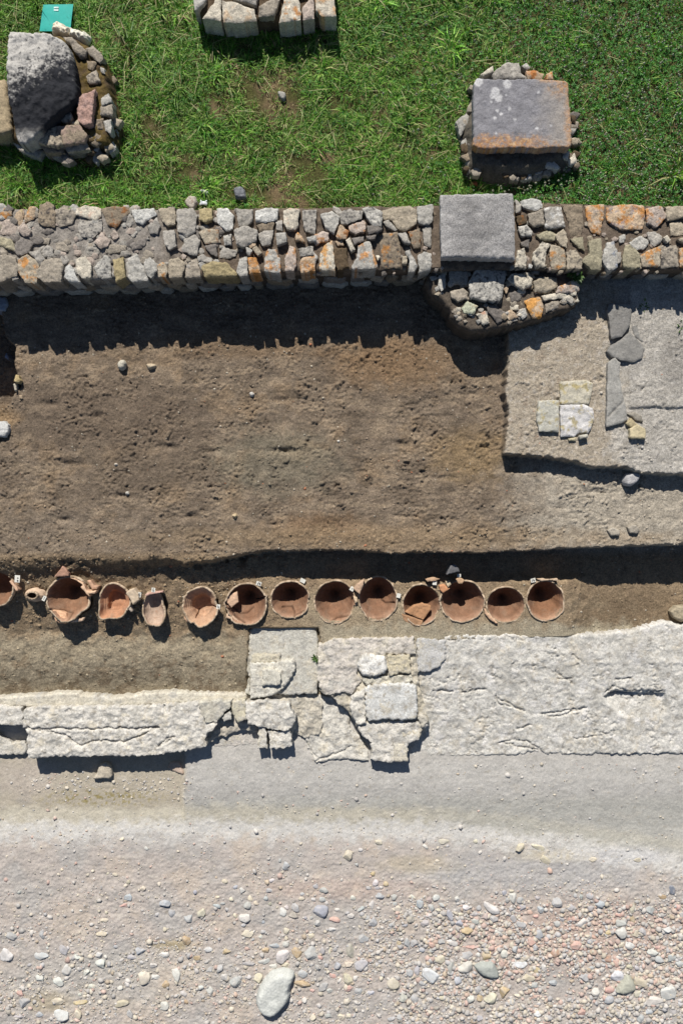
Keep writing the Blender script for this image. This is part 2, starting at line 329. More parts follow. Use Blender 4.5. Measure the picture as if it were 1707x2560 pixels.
def ground_colour(X, Y, z):
    dx, dy = disp_xy(X, Y, z)
    n = fbm(X, Y, 2.2, 4, seed=21); m = fbm(X, Y, 7, 4, .6, seed=22); f = fbm(X, Y, 22, 3, .6, seed=23)
    c = np.empty(X.shape + (3,)); c[:] = seen(132, 118, 102)
    c = blend(c, seen(114, 101, 87), sstep(-.1, .45, n * .6 + .5 * m) * .8)
    c = blend(c, seen(140, 122, 101), sstep(.05, .5, -n + .4 * m))
    st = fbm(X, Y * 2.6, 3.1, 4, .6, seed=24); st2 = fbm(X * .8, Y * 3.2, 11, 3, .6, seed=25)
    c = blend(c, seen(150, 134, 114), sstep(.05, .45, st) * .75); c = blend(c, seen(98, 87, 75), sstep(.12, .5, -st + .3 * st2) * .7); c = blend(c, seen(158, 138, 112), sstep(.25, .6, st2) * .35)
    c = blend(c, seen(134, 110, 84), blob(dx, dy, 900, 830, 180, 80, m) * .8)
    c = blend(c, seen(132, 110, 86), blob(dx, dy, 560, 790, 260, 40, m) * .55)
    c = blend(c, seen(110, 97, 84), blob(dx, dy, 250, 960, 320, 110, m) * .7)
    c = blend(c, seen(106, 94, 81), blob(dx, dy, 330, 1080, 200, 70, m) * .55)
    c = blend(c, seen(146, 124, 92), blob(dx, dy, 1080, 1045, 110, 75, m) * .7)
    c = blend(c, seen(140, 110, 78), blob(dx, dy, 730, 1215, 130, 45, m) * .5)
    c = blend(c, seen(124, 120, 104), blob(dx, dy, 640, 1060, 180, 90, m) * .5)
    c = blend(c, seen(132, 120, 106), blob(dx, dy, 170, 1230, 260, 70, m) * .5)
    right = sstep(1090, 1330, dx + 80 * m) * sstep(1030, 1090, dy) * sstep(1290, 1240, dy)
    c = blend(c, seen(172, 163, 148), right)
    c = blend(c, seen(150, 130, 104), blob(dx, dy, 900, 1235, 760, 32, m) * .6)
    # slope into the western hole
    c = blend(c, seen(146, 122, 92), blob(dx, dy, 0, 960, 60, 34, m) * .7)
    # trench round the pots
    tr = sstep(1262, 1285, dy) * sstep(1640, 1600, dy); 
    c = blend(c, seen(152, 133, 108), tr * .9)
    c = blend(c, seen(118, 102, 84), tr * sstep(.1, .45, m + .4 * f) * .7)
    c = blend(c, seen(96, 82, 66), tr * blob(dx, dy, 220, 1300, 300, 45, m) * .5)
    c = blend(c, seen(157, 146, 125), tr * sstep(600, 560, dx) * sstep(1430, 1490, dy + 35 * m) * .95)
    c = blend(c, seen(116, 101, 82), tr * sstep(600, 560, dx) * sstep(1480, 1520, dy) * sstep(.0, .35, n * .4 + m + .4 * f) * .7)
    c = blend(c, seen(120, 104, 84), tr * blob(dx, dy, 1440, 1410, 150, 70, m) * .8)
    c = blend(c, seen(168, 160, 140), tr * sstep(1415, 1450, dy + 25 * m) * sstep(700, 760, dx) * .8)
    c = blend(c, seen(178, 165, 140), tr * blob(dx, dy, 780, 1390, 620, 60, m) * sstep(1340, 1380, dy) * sstep(640, 700, dx) * .45)
    # platform
    pl = sstep(1150, 1166, dx) * sstep(1095, 1075, dy)
    pl = sstep(0, .02, X - np.interp(-Y, -PLX[1], PLX[0])) * sstep(0, .02, Y - np.interp(X, *PLY))
    g = np.empty_like(c); g[:] = seen(174, 163, 146)
    g = blend(g, seen(180, 175, 166), sstep(1370, 1440, dx + 50 * m))
    g = blend(g, seen(146, 131, 114), sstep(.1, .5, m) * .55 * sstep(1420, 1300, dx))
    g = blend(g, seen(128, 124, 118), blob(dx, dy, 1560, 830, 60, 90, m) * .5)
    g = blend(g, seen(188, 184, 178), sstep(.15, .55, f) * .4)
    c = blend(c, g[..., :], pl) if False else c * (1 - pl[..., None]) + g * pl[..., None]
    # lower floors
    lo = sstep(1600, 1640, dy)
    h = np.empty_like(c); h[:] = seen(195, 191, 184)
    leftw = sstep(434, 414, dx + 12 * m)
    h = blend(h, seen(184, 175, 158), leftw * sstep(1700, 1740, dy))
    h = blend(h, seen(150, 138, 96), leftw * blob(dx, dy, 230, 1832, 190, 26, m) * sstep(.0, .3, f + m * .5))
    h = blend(h, seen(193, 182, 172), leftw * blob(dx, dy, 60, 1790, 90, 60, m) * .6)
    h = blend(h, seen(188, 186, 178), sstep(1810, 1850, dy + 15 * m) * sstep(400, 480, dx) * .9)
    h = blend(h, seen(194, 191, 185), sstep(420, 440, dx) * sstep(1740, 1760, dy) * sstep(1840, 1810, dy) * .8)
    tilt = np.interp(dx, [0, 500, 1000, 1200, 1400, 1568], [0, -6, -2, 20, 50, 75])
    yy = dy - tilt
    h = blend(h, seen(205, 198, 180), sstep(1845, 1868, yy + 12 * m) * (.9 - .3 * sstep(900, 1200, dx)))
    h = blend(h, seen(188, 186, 176), sstep(1850, 1880, yy + 12 * m) * sstep(900, 1150, dx) * sstep(1920, 1880, yy) * .7)
    h = blend(h, seen(219, 216, 210), sstep(1876, 1902, yy + 22 * m + 10 * f) * (1 - .35 * sstep(.0, .4, f + .5 * m)))
    pk = np.empty_like(c); pk[:] = seen(193, 184, 176)
    pk = blend(pk, seen(184, 180, 175), sstep(.0, .5, n) * .8)
    pk = blend(pk, seen(199, 186, 172), sstep(.1, .5, -n + .3 * m) * .8)
    pk = blend(pk, seen(190, 186, 178), blob(dx, dy, 250, 2250, 330, 90, m) * .6)
    pk = blend(pk, seen(184, 182, 180), blob(dx, dy, 1230, 2000, 330, 60, m) * .8)
    pk = blend(pk, seen(196, 175, 162), blob(dx, dy, 1330, 2150, 330, 90, m) * .8)
    pk = blend(pk, seen(202, 186, 152), blob(dx, dy, 960, 1985, 110, 26, m) * .4)
    pk = blend(pk, seen(205, 176, 160), blob(dx, dy, 800, 2040, 260, 30, m) * .3)
    pk = blend(pk, seen(178, 162, 122), blob(dx, dy, 400, 2170, 60, 16, m) * .7)
    pk = blend(pk, seen(176, 160, 122), blob(dx, dy, 110, 2300, 70, 30, m) * .5)
    pk = blend(pk, seen(214, 196, 176), blob(dx, dy, 420, 2250, 90, 60, m) * .4)
    pk = blend(pk, seen(206, 192, 150), blob(dx, dy, 1290, 1960, 150, 22, m) * .4)
    h = blend(h, [0, 0, 0], np.zeros_like(X)) * 1
    k = sstep(1908, 1955, yy + 34 * m + 14 * f); h = h * (1 - k[..., None]) + pk * k[..., None]
    h = blend(h, seen(214, 213, 213), blob(dx, dy, 1440, 1965, 120, 26, m) * .5)
    sp = fbm(X, Y * 1.7, 5, 4, .65, seed=26); h = blend(h, seen(172, 168, 160), sstep(.2, .6, sp) * .4); h = blend(h, seen(210, 203, 190), sstep(.2, .6, -sp) * .4); h = blend(h, seen(160, 150, 132), sstep(.42, .6, fbm(X, Y, 13, 4, .7, seed=27)) * .45)
    c = c * (1 - lo[..., None]) + h * lo[..., None]
    return c * (1 + .10 * f[..., None] + .08 * m[..., None])

def axis(fine_lo, fine_hi, step, lo, hi):
    a = list(np.arange(fine_lo, fine_hi, step)); s = step
    x = a[-1]
    while x < hi: s *= 1.35; x += s; a.append(x)
    s = step; x = a[0]; b = []
    while x > lo: s *= 1.35; x -= s; b.append(x)
    return np.array(b[::-1] + a)
STEP = .0105
ax = axis(-3.78, 3.78, STEP, -14, 14); ay = axis(-5.55, 2.36, STEP, -16, 2.40)
GX, GY = np.meshgrid(ax, ay)
GZ = terrain(GX, GY); GC = ground_colour(GX, GY, GZ)
for _p in POTS:                                                  # sharpen nothing: only the soil is dug away under each pot
    pass
inpl = (GX > np.interp(-GY, -PLX[1], PLX[0])) & (GY > np.interp(GX, *PLY))
_dx, _dy = disp_xy(GX, GY, GZ)
zone = np.where(inpl, 1, 0); zone = np.where(_dy > 1660, 2, zone); zone = np.where((_dy > 1925 + np.interp(_dx, [0, 1000, 1568], [0, 0, 70])), 3, zone)
nx, ny = len(ax), len(ay)
idx = np.arange(nx * ny).reshape(ny, nx)
fq = np.stack([idx[:-1, :-1], idx[:-1, 1:], idx[1:, 1:], idx[1:, :-1]], -1).reshape(-1, 4); fz = zone[:-1, :-1].ravel()
AV = np.stack([GX.ravel(), GY.ravel(), GZ.ravel()], 1); AC = GC.reshape(-1, 3)
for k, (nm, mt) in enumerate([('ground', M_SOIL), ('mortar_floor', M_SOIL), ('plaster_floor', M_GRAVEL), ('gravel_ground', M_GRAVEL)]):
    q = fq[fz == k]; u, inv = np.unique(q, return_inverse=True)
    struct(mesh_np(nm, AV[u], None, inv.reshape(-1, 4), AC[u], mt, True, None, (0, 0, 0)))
def ground_z(x, y): return terrain(np.atleast_1d(np.asarray(x, float)), np.atleast_1d(np.asarray(y, float)), False)

# ------------------------------------------------------------------ the turf
LAWN = .40
def lawn_z(X, Y): return LAWN + .025 * fbm(X, Y, 1.2, 3, seed=31) + .008 * fbm(X, Y, 9, 3, seed=32)
lx = axis(-4, 4, .03, -14, 14); ly = axis(2.5, 5.4, .03, 2.42, 16)
LX, LY = np.meshgrid(lx, ly); LZ = lawn_z(LX, LY); nxx, nyy = len(lx), len(ly)
li = np.arange(nxx * nyy).reshape(nyy, nxx)
n_ = fbm(LX, LY, 3, 4, seed=33)
lc = np.empty(LX.shape + (3,)); lc[:] = seen(84, 84, 48); lc = blend(lc, seen(118, 102, 76), sstep(-.1, .4, n_))
struct(mesh_np('lawn_soil', np.stack([LX.ravel(), LY.ravel(), LZ.ravel()], 1), None, np.stack([li[:-1, :-1], li[:-1, 1:], li[1:, 1:], li[1:, :-1]], -1).reshape(-1, 4), lc.reshape(-1, 3), M_SOIL, True, None, (0, 0, 0)))
def bare(X, Y):
    dx, dy = disp_xy(X, Y, np.full_like(X, LAWN)); m = fbm(X, Y, 5, 3, seed=35)
    b = np.zeros_like(X)
    for (x, y, rx, ry) in [(625, 225, 90, 85), (690, 400, 70, 70), (560, 190, 45, 40), (600, 440, 120, 28), (520, 250, 50, 40), (350, 300, 40, 50), (760, 240, 30, 30), (700, 470, 150, 14), (430, 380, 60, 40)]:
        b = np.maximum(b, blob(dx, dy, x, y, rx, ry, m))
    return b
def clover_share(X, Y):
    dx, dy = disp_xy(X, Y, np.full_like(X, LAWN)); m = fbm(X, Y, 2.5, 3, seed=36)
    return np.clip(sstep(930, 1300, dx + 120 * m) * .95 + .08 + blob(dx, dy, 900, 60, 160, 70, m) * .4, 0, 1)
def lawn_grass():
    r = np.random.default_rng(8)
    nc = 15000; cx = r.uniform(-4.3, 4.3, nc); cy = r.uniform(2.86, 5.5, nc)
    keep = (r.random(nc) > bare(cx, cy) * .85) & (r.random(nc) > clover_share(cx, cy) * .72); cx, cy = cx[keep], cy[keep]; nc = len(cx)
    size = r.lognormal(0, .35, nc); big = r.random(nc) < .045; size[big] *= 1.9
    kb = 27
    ci = np.repeat(np.arange(nc), kb); n = len(ci)
    an = r.uniform(0, 2 * np.pi, n); wind = r.normal(.9, .5, nc)[ci]
    rr = np.abs(r.normal(0, .022, n)) * (1 + big[ci])
    bx, by = cx[ci] + rr * np.cos(an), cy[ci] + rr * np.sin(an)
    L = .043 * size[ci] * r.uniform(.5, 1.5, n)
    dirn = an + r.normal(0, .6, n); lay = np.clip(r.normal(.95, .32, n), .1, 1.45)
    w = r.uniform(.0013, .0029, n) * (1 + .35 * (size[ci] - 1))
    z0 = lawn_z(bx, by)
    ux, uy = np.cos(dirn), np.sin(dirn); sx, sy = -uy, ux
    m1 = L * .5; h1 = m1 * np.cos(lay * .7); d1 = m1 * np.sin(lay * .7)
    h2 = h1 + m1 * np.cos(np.minimum(lay * 1.5, 1.75)); d2 = d1 + m1 * np.sin(lay * 1.5)
    V = np.empty((n, 5, 3), np.float32)
    V[:, 0] = np.stack([bx - sx * w, by - sy * w, z0 - .004], 1); V[:, 1] = np.stack([bx + sx * w, by + sy * w, z0 - .004], 1)
    V[:, 2] = np.stack([bx + ux * d1 + sx * w * .9, by + uy * d1 + sy * w * .9, z0 + h1], 1); V[:, 3] = np.stack([bx + ux * d1 - sx * w * .9, by + uy * d1 - sy * w * .9, z0 + h1], 1)
    V[:, 4] = np.stack([bx + ux * d2, by + uy * d2, z0 + h2], 1)
    b = np.arange(n)[:, None] * 5
    Q = b + np.array([0, 1, 2, 3]); T = b + np.array([3, 2, 4])
    pal = np.array([seen(100, 158, 44), seen(68, 130, 36), seen(128, 182, 60), seen(156, 182, 92), seen(206, 198, 140), seen(176, 154, 112)])
    dry = np.clip(bare(cx, cy) * .6 + .12 + .3 * fbm(cx, cy, 1.6, 3, seed=37), 0, .9)[ci]
    u = r.random(n); k = np.where(u < dry * .75, r.integers(3, 6, n), r.integers(0, 4, n))
    tone = (1 + .32 * fbm(cx, cy, 3.5, 4, seed=38) + r.normal(0, .16, nc))[ci] * r.uniform(.65, 1.35, n)
    C = pal[k] * tone[:, None]
    ns = 900; jj = r.choice(n, ns, replace=False)                # long dry stems lying over the sward
    sl = r.uniform(.10, .26, ns)[:, None]; uu = np.stack([ux[jj], uy[jj]], 1); ss = np.stack([sx[jj], sy[jj]], 1) * .0018; bb = np.stack([bx[jj], by[jj]], 1); hz = (z0[jj] + r.uniform(.03, .06, ns))
    for q_, (p_, h_) in enumerate([(bb - ss, 0), (bb + ss, 0), (bb + uu * sl * .55 + ss, .012), (bb + uu * sl * .55 - ss, .012), (bb + uu * sl, .0)]): V[jj, q_, :2] = p_; V[jj, q_, 2] = hz + h_
    C[jj] = np.array([seen(200, 196, 140), seen(150, 182, 90)])[r.integers(0, 2, ns)]
    return V.reshape(-1, 3), T, Q, np.repeat(C, 5, 0)
V, T, Q, C = lawn_grass()
g = mesh_np('grass', V, T, Q, C, M_LEAF, False, None, (0, 0, LAWN)); g['kind'] = 'stuff'; tag(g, 'rough green meadow grass with dry straw patches behind the rubble wall', 'grass')
def clover():
    r = np.random.default_rng(9); n = 62000
    x = r.uniform(-4.3, 4.3, n); y = r.uniform(2.86, 5.5, n); cs = clover_share(x, y)
    keep = (r.random(n) < cs) & (r.random(n) > bare(x, y)); x, y = x[keep], y[keep]; n = len(x)
    h = np.abs(r.normal(.028, .014, n)); s = r.uniform(.0075, .0145, n); z = lawn_z(x, y) + h
    tx, ty = r.normal(0, .35, n), r.normal(0, .35, n); a0 = r.uniform(0, 6.28, n)
    Vs = []
    for k in range(3):
        a = a0 + k * 2.094; ca, sa = np.cos(a), np.sin(a)
        for (u, v) in ((.05, 0), (.8, -.5), (1.15, 0), (.8, .5)):
            px = (u * ca - v * sa) * s; py = (u * sa + v * ca) * s
            Vs.append(np.stack([x + px, y + py, z + tx * px + ty * py + (.12 * s if u > .9 else 0) - abs(v) * 0], 1))
    V = np.stack(Vs, 1).reshape(-1, 3); b = np.arange(n)[:, None] * 12
    Q = np.concatenate([b + np.array([0, 1, 2, 3]) + 4 * k for k in range(3)])
    pal = np.array([seen(50, 112, 36), seen(62, 128, 44), seen(82, 148, 60), seen(104, 160, 80)])
    C = pal[r.integers(0, 4, n)] * (r.uniform(.7, 1.3, n) * (1 + .2 * fbm(x, y, 3, 3, seed=41)))[:, None]
    C = np.repeat(C, 12, 0)
    # round flower heads
    m = 3200; fx = r.uniform(.2, 4.3, m); fy = r.uniform(2.9, 5.5, m); k = r.random(m) < clover_share(fx, fy); fx, fy = fx[k], fy[k]; m = len(fx)
    fz = lawn_z(fx, fy) + r.uniform(.065, .095, m); fs = r.uniform(.007, .014, m)
    oct_ = np.array([[1, 0, 0], [0, 1, 0], [-1, 0, 0], [0, -1, 0], [0, 0, 1], [0, 0, -1]], float)
    FV = (np.stack([fx, fy, fz], 1)[:, None] + oct_[None] * fs[:, None, None]).reshape(-1, 3)
    ft = np.array([[0, 1, 4], [1, 2, 4], [2, 3, 4], [3, 0, 4], [1, 0, 5], [2, 1, 5], [3, 2, 5], [0, 3, 5]])
    FT = (np.arange(m)[:, None, None] * 6 + ft[None]).reshape(-1, 3) + len(V)
    FC = np.repeat(np.array([seen(190, 192, 165)]) * r.uniform(.6, 1.1, m)[:, None], 6, 0)
    return np.concatenate([V, FV]), FT, Q, np.concatenate([C, FC])
V, T, Q, C = clover()
g = mesh_np('clover', V, T, Q, C, M_LEAF, False, None, (0, 0, LAWN)); g['kind'] = 'stuff'; tag(g, 'dark green clover with small whitish flower heads around the lichened pier', 'clover')

# ------------------------------------------------------------------ rubble wall: core + every traced stone as a part
WALL_Z = .50
def K(s):
    return {'g': seen(170, 165, 156), 'G': seen(182, 179, 171), 'd': seen(128, 122, 116), 'w': seen(200, 199, 193), 't': seen(174, 163, 144), 'b': seen(146, 133, 115), 'o': seen(186, 165, 140),
            'y': seen(172, 158, 122), 'c': seen(205, 197, 180), 'p': seen(184, 170, 158), 'L': seen(160, 153, 130), 'k': seen(98, 84, 66), 'm': seen(162, 153, 139)}[s]
OR = [(ORANGE, .10, 11)]; ORs = [(ORANGE, -.02, 13)]; ORb = [(ORANGE, .22, 9), (seen(170, 160, 150), -.05, 20)]
DK = [(BLACK * 1.3, -.02, 24)]; MO = [(RUST, -.04, 10)]
S1 = [('o',[0,120,105,125,125,185,50,230,-20,240],OR),('o',[160,160,235,125,230,260,190,290,150,210],0),('o',[255,190,300,100,350,110,355,200,330,230,250,255],ORs),('p',[265,265,320,225,385,270,380,325,320,345,300,290],ORs),
 ('p',[-20,250,135,230,160,300,155,400,60,385,-20,370],0),('p',[185,310,235,265,305,345,285,390,240,395,190,360],0),('b',[400,95,460,55,520,80,550,160,540,300,440,290,385,260,385,210],DK),('m',[555,150,640,95,740,110,745,200,700,280,590,300,550,240],DK),
 ('c',[775,125,850,100,1000,115,1005,200,950,240,860,215,775,190],[(seen(205,180,160),.05,12)]),('g',[785,240,860,250,1010,230,1015,330,930,410,820,400,790,330],DK),('b',[1025,130,1150,105,1290,110,1290,160,1240,215,1160,310,1080,275],MO),('w',[1320,140,1530,125,1555,185,1420,275,1360,250],0),
 ('g',[1255,190,1310,170,1340,250,1300,310,1250,270],0),('L',[-20,400,110,430,150,540,60,520,-20,500],0),('d',[150,480,210,420,330,450,290,560,190,595,145,545],0),('d',[300,410,400,400,445,440,380,480,320,475],0),('d',[415,360,480,310,530,350,470,390],0),
 ('m',[560,470,640,460,720,500,670,550,570,545],0),('g',[410,560,480,485,530,530,530,590,450,605],0),('g',[825,500,900,450,1000,540,980,600,930,605,850,575],0),('p',[945,460,1010,360,1095,440,1080,490,1010,525],0),('p',[1100,380,1140,340,1190,400,1140,435],0),
 ('m',[1050,510,1140,480,1260,500,1250,550,1110,570,1060,560],0),('g',[1290,370,1380,300,1410,330,1330,410],0),('d',[1300,480,1480,400,1440,500,1330,540],0),('g',[1480,300,1568,220,1600,300,1568,370,1500,360],0),
 ('m',[-20,600,60,585,150,620,180,700,165,790,-20,855],0),('g',[115,800,160,785,180,820,130,840],0),('t',[185,640,270,590,390,660,370,740,360,860,250,855,200,760],ORs),('m',[375,740,450,640,590,620,620,700,600,845,440,850,375,800],0),
 ('w',[655,720,700,680,745,740,745,780,790,850,690,850,650,800],0),('c',[760,640,850,610,910,680,900,805,820,810,780,770],0),('G',[940,715,1040,600,1100,610,1110,810,1020,820,980,790],DK),('y',[1135,640,1230,620,1250,800,1160,845,1140,780],0),
 ('G',[1255,640,1370,590,1430,700,1470,830,1330,850,1280,800],0),('G',[1440,640,1500,620,1575,680,1568,730,1510,820,1460,770],0),('g',[590,620,660,590,690,650,630,690],0),('g',[290,560,400,540,440,630,400,680],0)]
S2 = [('t',[15,125,170,120,190,200,180,270,110,290,60,250],0),('g',[205,135,360,130,395,200,380,340,300,400,215,340],0),('y',[425,125,545,125,550,220,490,260,430,230],0),('w',[605,130,710,125,765,200,755,320,690,335,610,260],0),
 ('g',[795,130,950,140,955,240,890,300,820,290],0),('w',[990,150,1100,120,1205,130,1190,230,1090,260,1000,240],0),('b',[1005,290,1100,262,1180,255,1150,330,1030,350],0),('c',[1270,150,1330,125,1420,140,1405,290,1380,330,1300,320,1275,240],[(seen(205,165,140),-.02,12)]),
 ('g',[1460,150,1590,140,1580,370,1490,350,1460,250],DK),('g',[1190,250,1250,240,1255,340,1200,330],0),('g',[60,350,170,340,190,490,120,525,80,470],0),('g',[255,540,280,430,370,390,430,440,395,585,330,570],0),('t',[430,370,480,330,615,335,610,455,490,475],MO),
 ('G',[665,395,740,380,745,480,680,485],DK),('g',[780,340,880,300,1000,340,990,430,880,500,800,470],0),('o',[890,440,980,420,990,490,930,510],0),('g',[1010,380,1080,350,1160,340,1140,470,1060,490],0),('G',[1190,370,1285,365,1295,450,1200,480],0),
 ('o',[1375,410,1410,360,1450,400,1470,450,1390,440],OR),('d',[480,500,590,480,600,600,540,570],0),('g',[630,560,670,515,800,550,780,600,700,625,635,610],0),('t',[960,520,1000,500,1050,560,1010,590],0),('G',[895,510,950,540,930,590,900,570],0),
 ('t',[5,690,80,660,105,740,90,805,20,795],ORs),('t',[125,640,215,615,280,680,245,800,130,810],0),('m',[290,650,400,630,430,740,430,800,290,810],0),('y',[455,700,560,660,690,670,800,770,780,795,490,800],0),('G',[830,630,900,605,905,790,830,795,800,750],0),
 ('o',[910,610,990,620,1035,760,930,765],[(ORANGE,.3,9)]),('G',[1085,620,1110,530,1190,540,1235,660,1225,760,1080,740],OR),('p',[1285,630,1330,500,1380,520,1390,680,1360,740,1290,735],ORs),('o',[1430,660,1480,600,1568,590,1575,740,1450,755],ORb),
 ('G',[1500,410,1590,390,1590,450,1520,450],0),('g',[1420,520,1560,500,1560,585,1440,595],DK),('g',[410,600,470,580,540,660,420,650],0)]
S3 = [('G',[75,180,180,155,260,200,240,270,205,360,120,310],0),('g',[200,100,260,120,300,180,250,190,195,140],0),('g',[265,170,350,130,480,150,470,220,330,275,280,270],DK),('p',[345,300,480,240,515,260,510,345,420,375,370,350],ORs),
 ('G',[490,125,590,110,680,160,670,300,590,280,530,210],DK),('d',[535,300,600,285,680,320,640,360,550,375],0),('t',[690,140,950,105,1025,150,1010,270,910,345,830,310,790,240,700,220],0),('G',[1035,110,1190,85,1185,240,1150,280,1050,265],0),
 ('g',[1090,320,1170,290,1170,500,1110,480],0),('g',[700,260,750,235,830,330,810,345,720,290],0),('o',[220,395,265,290,345,350,320,420,240,425],MO),('p',[15,390,80,350,145,370,140,440,20,475],OR),('d',[385,420,500,400,500,450,410,475],0),
 ('d',[530,395,620,385,610,425,540,430],0),('o',[220,450,280,440,300,490,240,490],0),('c',[325,440,360,410,410,530,375,555],0),('c',[75,560,100,500,180,450,195,560,210,735,60,725],[(seen(205,150,80),.12,10)]),('k',[205,520,320,520,345,700,240,730,210,650],0),
 ('G',[390,690,440,600,450,500,560,450,590,560,630,700,600,715,400,720],OR),('b',[660,395,830,375,865,560,860,700,660,705,670,560],[(ORANGE,-.05,10),(BLACK*1.5,-.06,26)]),('g',[840,370,920,360,960,460,910,470],0),('b',[955,360,1060,330,1065,500,1000,515,975,450],MO),
 ('G',[920,560,960,540,1030,690,1000,755,950,750,960,650],0),('t',[885,600,930,600,930,670,885,670],0),('G',[1040,600,1100,560,1170,580,1170,720,1060,755],0),('c',[620,590,660,600,640,640],0),('G',[-20,540,40,600,10,680,-20,680],OR)]
S4 = [('w',[500,50,600,25,700,40,715,110,650,140,530,110],0),('m',[580,180,720,135,730,280,640,300,590,250],0),('g',[450,40,510,80,500,150,455,160],0),('k',[455,200,530,190,560,260,480,290],MO),('g',[740,120,900,110,940,290,870,310,760,310],[(WHITE,-.05,22)]),
 ('b',[920,110,1110,100,1120,260,1100,385,1000,390,990,270],0),('o',[1150,100,1330,90,1320,220,1290,370,1210,350,1170,240],ORb),('G',[475,300,560,290,620,350,600,400,500,390],DK),('L',[665,390,780,340,850,380,830,440,700,430],0),('t',[845,390,930,330,965,440,960,510,900,480],0),
 ('L',[1000,430,1120,410,1135,540,1080,510],0),('d',[500,460,590,430,580,510,510,490],0),('c',[475,540,530,530,560,620,550,710,450,700],DK),('c',[640,560,720,460,790,490,750,560,740,690,660,700,620,640],[(BLACK*1.4,.04,20)]),('t',[800,500,930,510,950,700,940,720,810,725,795,620],ORs),
 ('t',[965,560,1050,540,1110,620,1110,720,970,720],DK),('L',[1185,450,1300,430,1310,560,1300,725,1210,720,1120,640,1190,570],0),('G',[1340,540,1370,470,1430,460,1460,560,1465,700,1420,730,1370,720,1320,630],[(seen(120,130,150),-.04,9)]),('w',[590,680,620,690,610,720,580,710],0)]
S5 = [('o',[825,110,1000,85,1165,100,1170,200,1150,320,950,320,820,240],[(ORANGE,.13,10),(seen(150,145,150),-.06,12)]),('p',[1200,130,1350,100,1400,200,1310,300,1210,260],ORs),('t',[1400,110,1600,100,1600,200,1500,220,1420,240],0),('t',[1440,270,1540,250,1590,300,1590,380,1450,390],0),
 ('g',[1215,370,1290,355,1355,400,1340,460,1280,500,1230,440],0),('c',[1370,410,1410,390,1440,430,1410,460],0),('G',[930,400,990,380,980,460,935,460],0),('G',[1040,460,1140,400,1220,440,1200,510,1090,540],0),('L',[970,600,1000,490,1070,480,1135,610,1130,700,1050,720,980,700],0),
 ('g',[905,560,950,560,950,650,910,670],0),('t',[1150,590,1230,540,1340,500,1330,690,1170,695],OR),('m',[1350,500,1500,490,1510,690,1360,710],DK),('t',[1510,430,1590,410,1590,470],0),('o',[1530,530,1590,510,1590,700,1540,690],OR)]
wall = empty('rubble_wall', (0, 2.5, -.05)); tag(wall, 'long mortared rubble wall of mixed stones between the grass and the dug floor', 'wall')
north = Z((0, 490), 4, []); 
def wall_core():
    xs = np.linspace(-1500, 3200, 120)
    top = np.interp(xs, [-1500, 0, 400, 800, 1100, 1300, 1707, 3200], [526, 522, 524, 522, 512, 504, 516, 516])
    bot = np.interp(xs, [-1500, 0, 200, 400, 700, 1000, 1100, 1300, 1707, 3200], [704, 702, 700, 694, 682, 674, 674, 672, 672, 672])
    poly = np.concatenate([np.stack([xs, bot], 1), np.stack([xs, top], 1)[::-1]])
    def cf(P, d, c):
        px = 853.5 + P[:, 0] * FPX / (CAM_H - .45)
        l = sstep(520, 330, px + 60 * fbm(P[:, 0], P[:, 1], 6, 3))[:, None] * .92
        c = np.tile(seen(110, 98, 86), (len(P), 1)) * (1 - l) + seen(150, 144, 136) * l
        return c * (1 + .3 * fbm(P[:, 0], P[:, 1], 14, 4, .6))[:, None]
    def zf(P, d):
        px = 853.5 + P[:, 0] * FPX / (CAM_H - .45)
        return .010 * sstep(520, 330, px) + .034 * sstep(590, 640, px) * sstep(975, 940, px) + .014 * fbm(P[:, 0], P[:, 1], 16, 4, .6)
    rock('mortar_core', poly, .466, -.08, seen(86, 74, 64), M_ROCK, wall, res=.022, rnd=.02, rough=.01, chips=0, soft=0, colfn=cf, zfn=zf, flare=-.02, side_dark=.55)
wall_core()
wr = random.Random(3)
n_stone = 0
sizes = sorted((np.ptp(np.array(fl[0::2])) * np.ptp(np.array(fl[1::2])) for l_ in (S1, S2, S3, S4, S5) for _, fl, _ in l_), reverse=True)
small_stones = []
for off, lst in (((0, 490), S1), ((392, 490), S2), ((784, 490), S3), ((1176, 490), S4), ((1315, 490), S5)):
    for kk, fl, pt in lst:
        poly = Z(off, 4, fl); h = poly[:, 1].mean(); base = .505 + wr.uniform(-.018, .022)
        left = off[0] == 0
        if left and 530 < h < 640: base -= .012
        if 605 < poly[:, 0].mean() < 955: base += .05
        elif 955 <= poly[:, 0].mean() < 1045: base += .01
        w = np.ptp(poly[:, 0]) * np.ptp(poly[:, 1])
        big_enough = np.ptp(np.array(fl[0::2])) * np.ptp(np.array(fl[1::2])) >= sizes[99]
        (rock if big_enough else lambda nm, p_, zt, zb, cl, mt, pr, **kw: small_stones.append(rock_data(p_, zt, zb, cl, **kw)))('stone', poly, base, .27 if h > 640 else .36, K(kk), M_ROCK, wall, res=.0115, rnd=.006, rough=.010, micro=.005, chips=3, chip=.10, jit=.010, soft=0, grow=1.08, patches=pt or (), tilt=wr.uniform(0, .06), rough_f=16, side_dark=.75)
        n_stone += 1
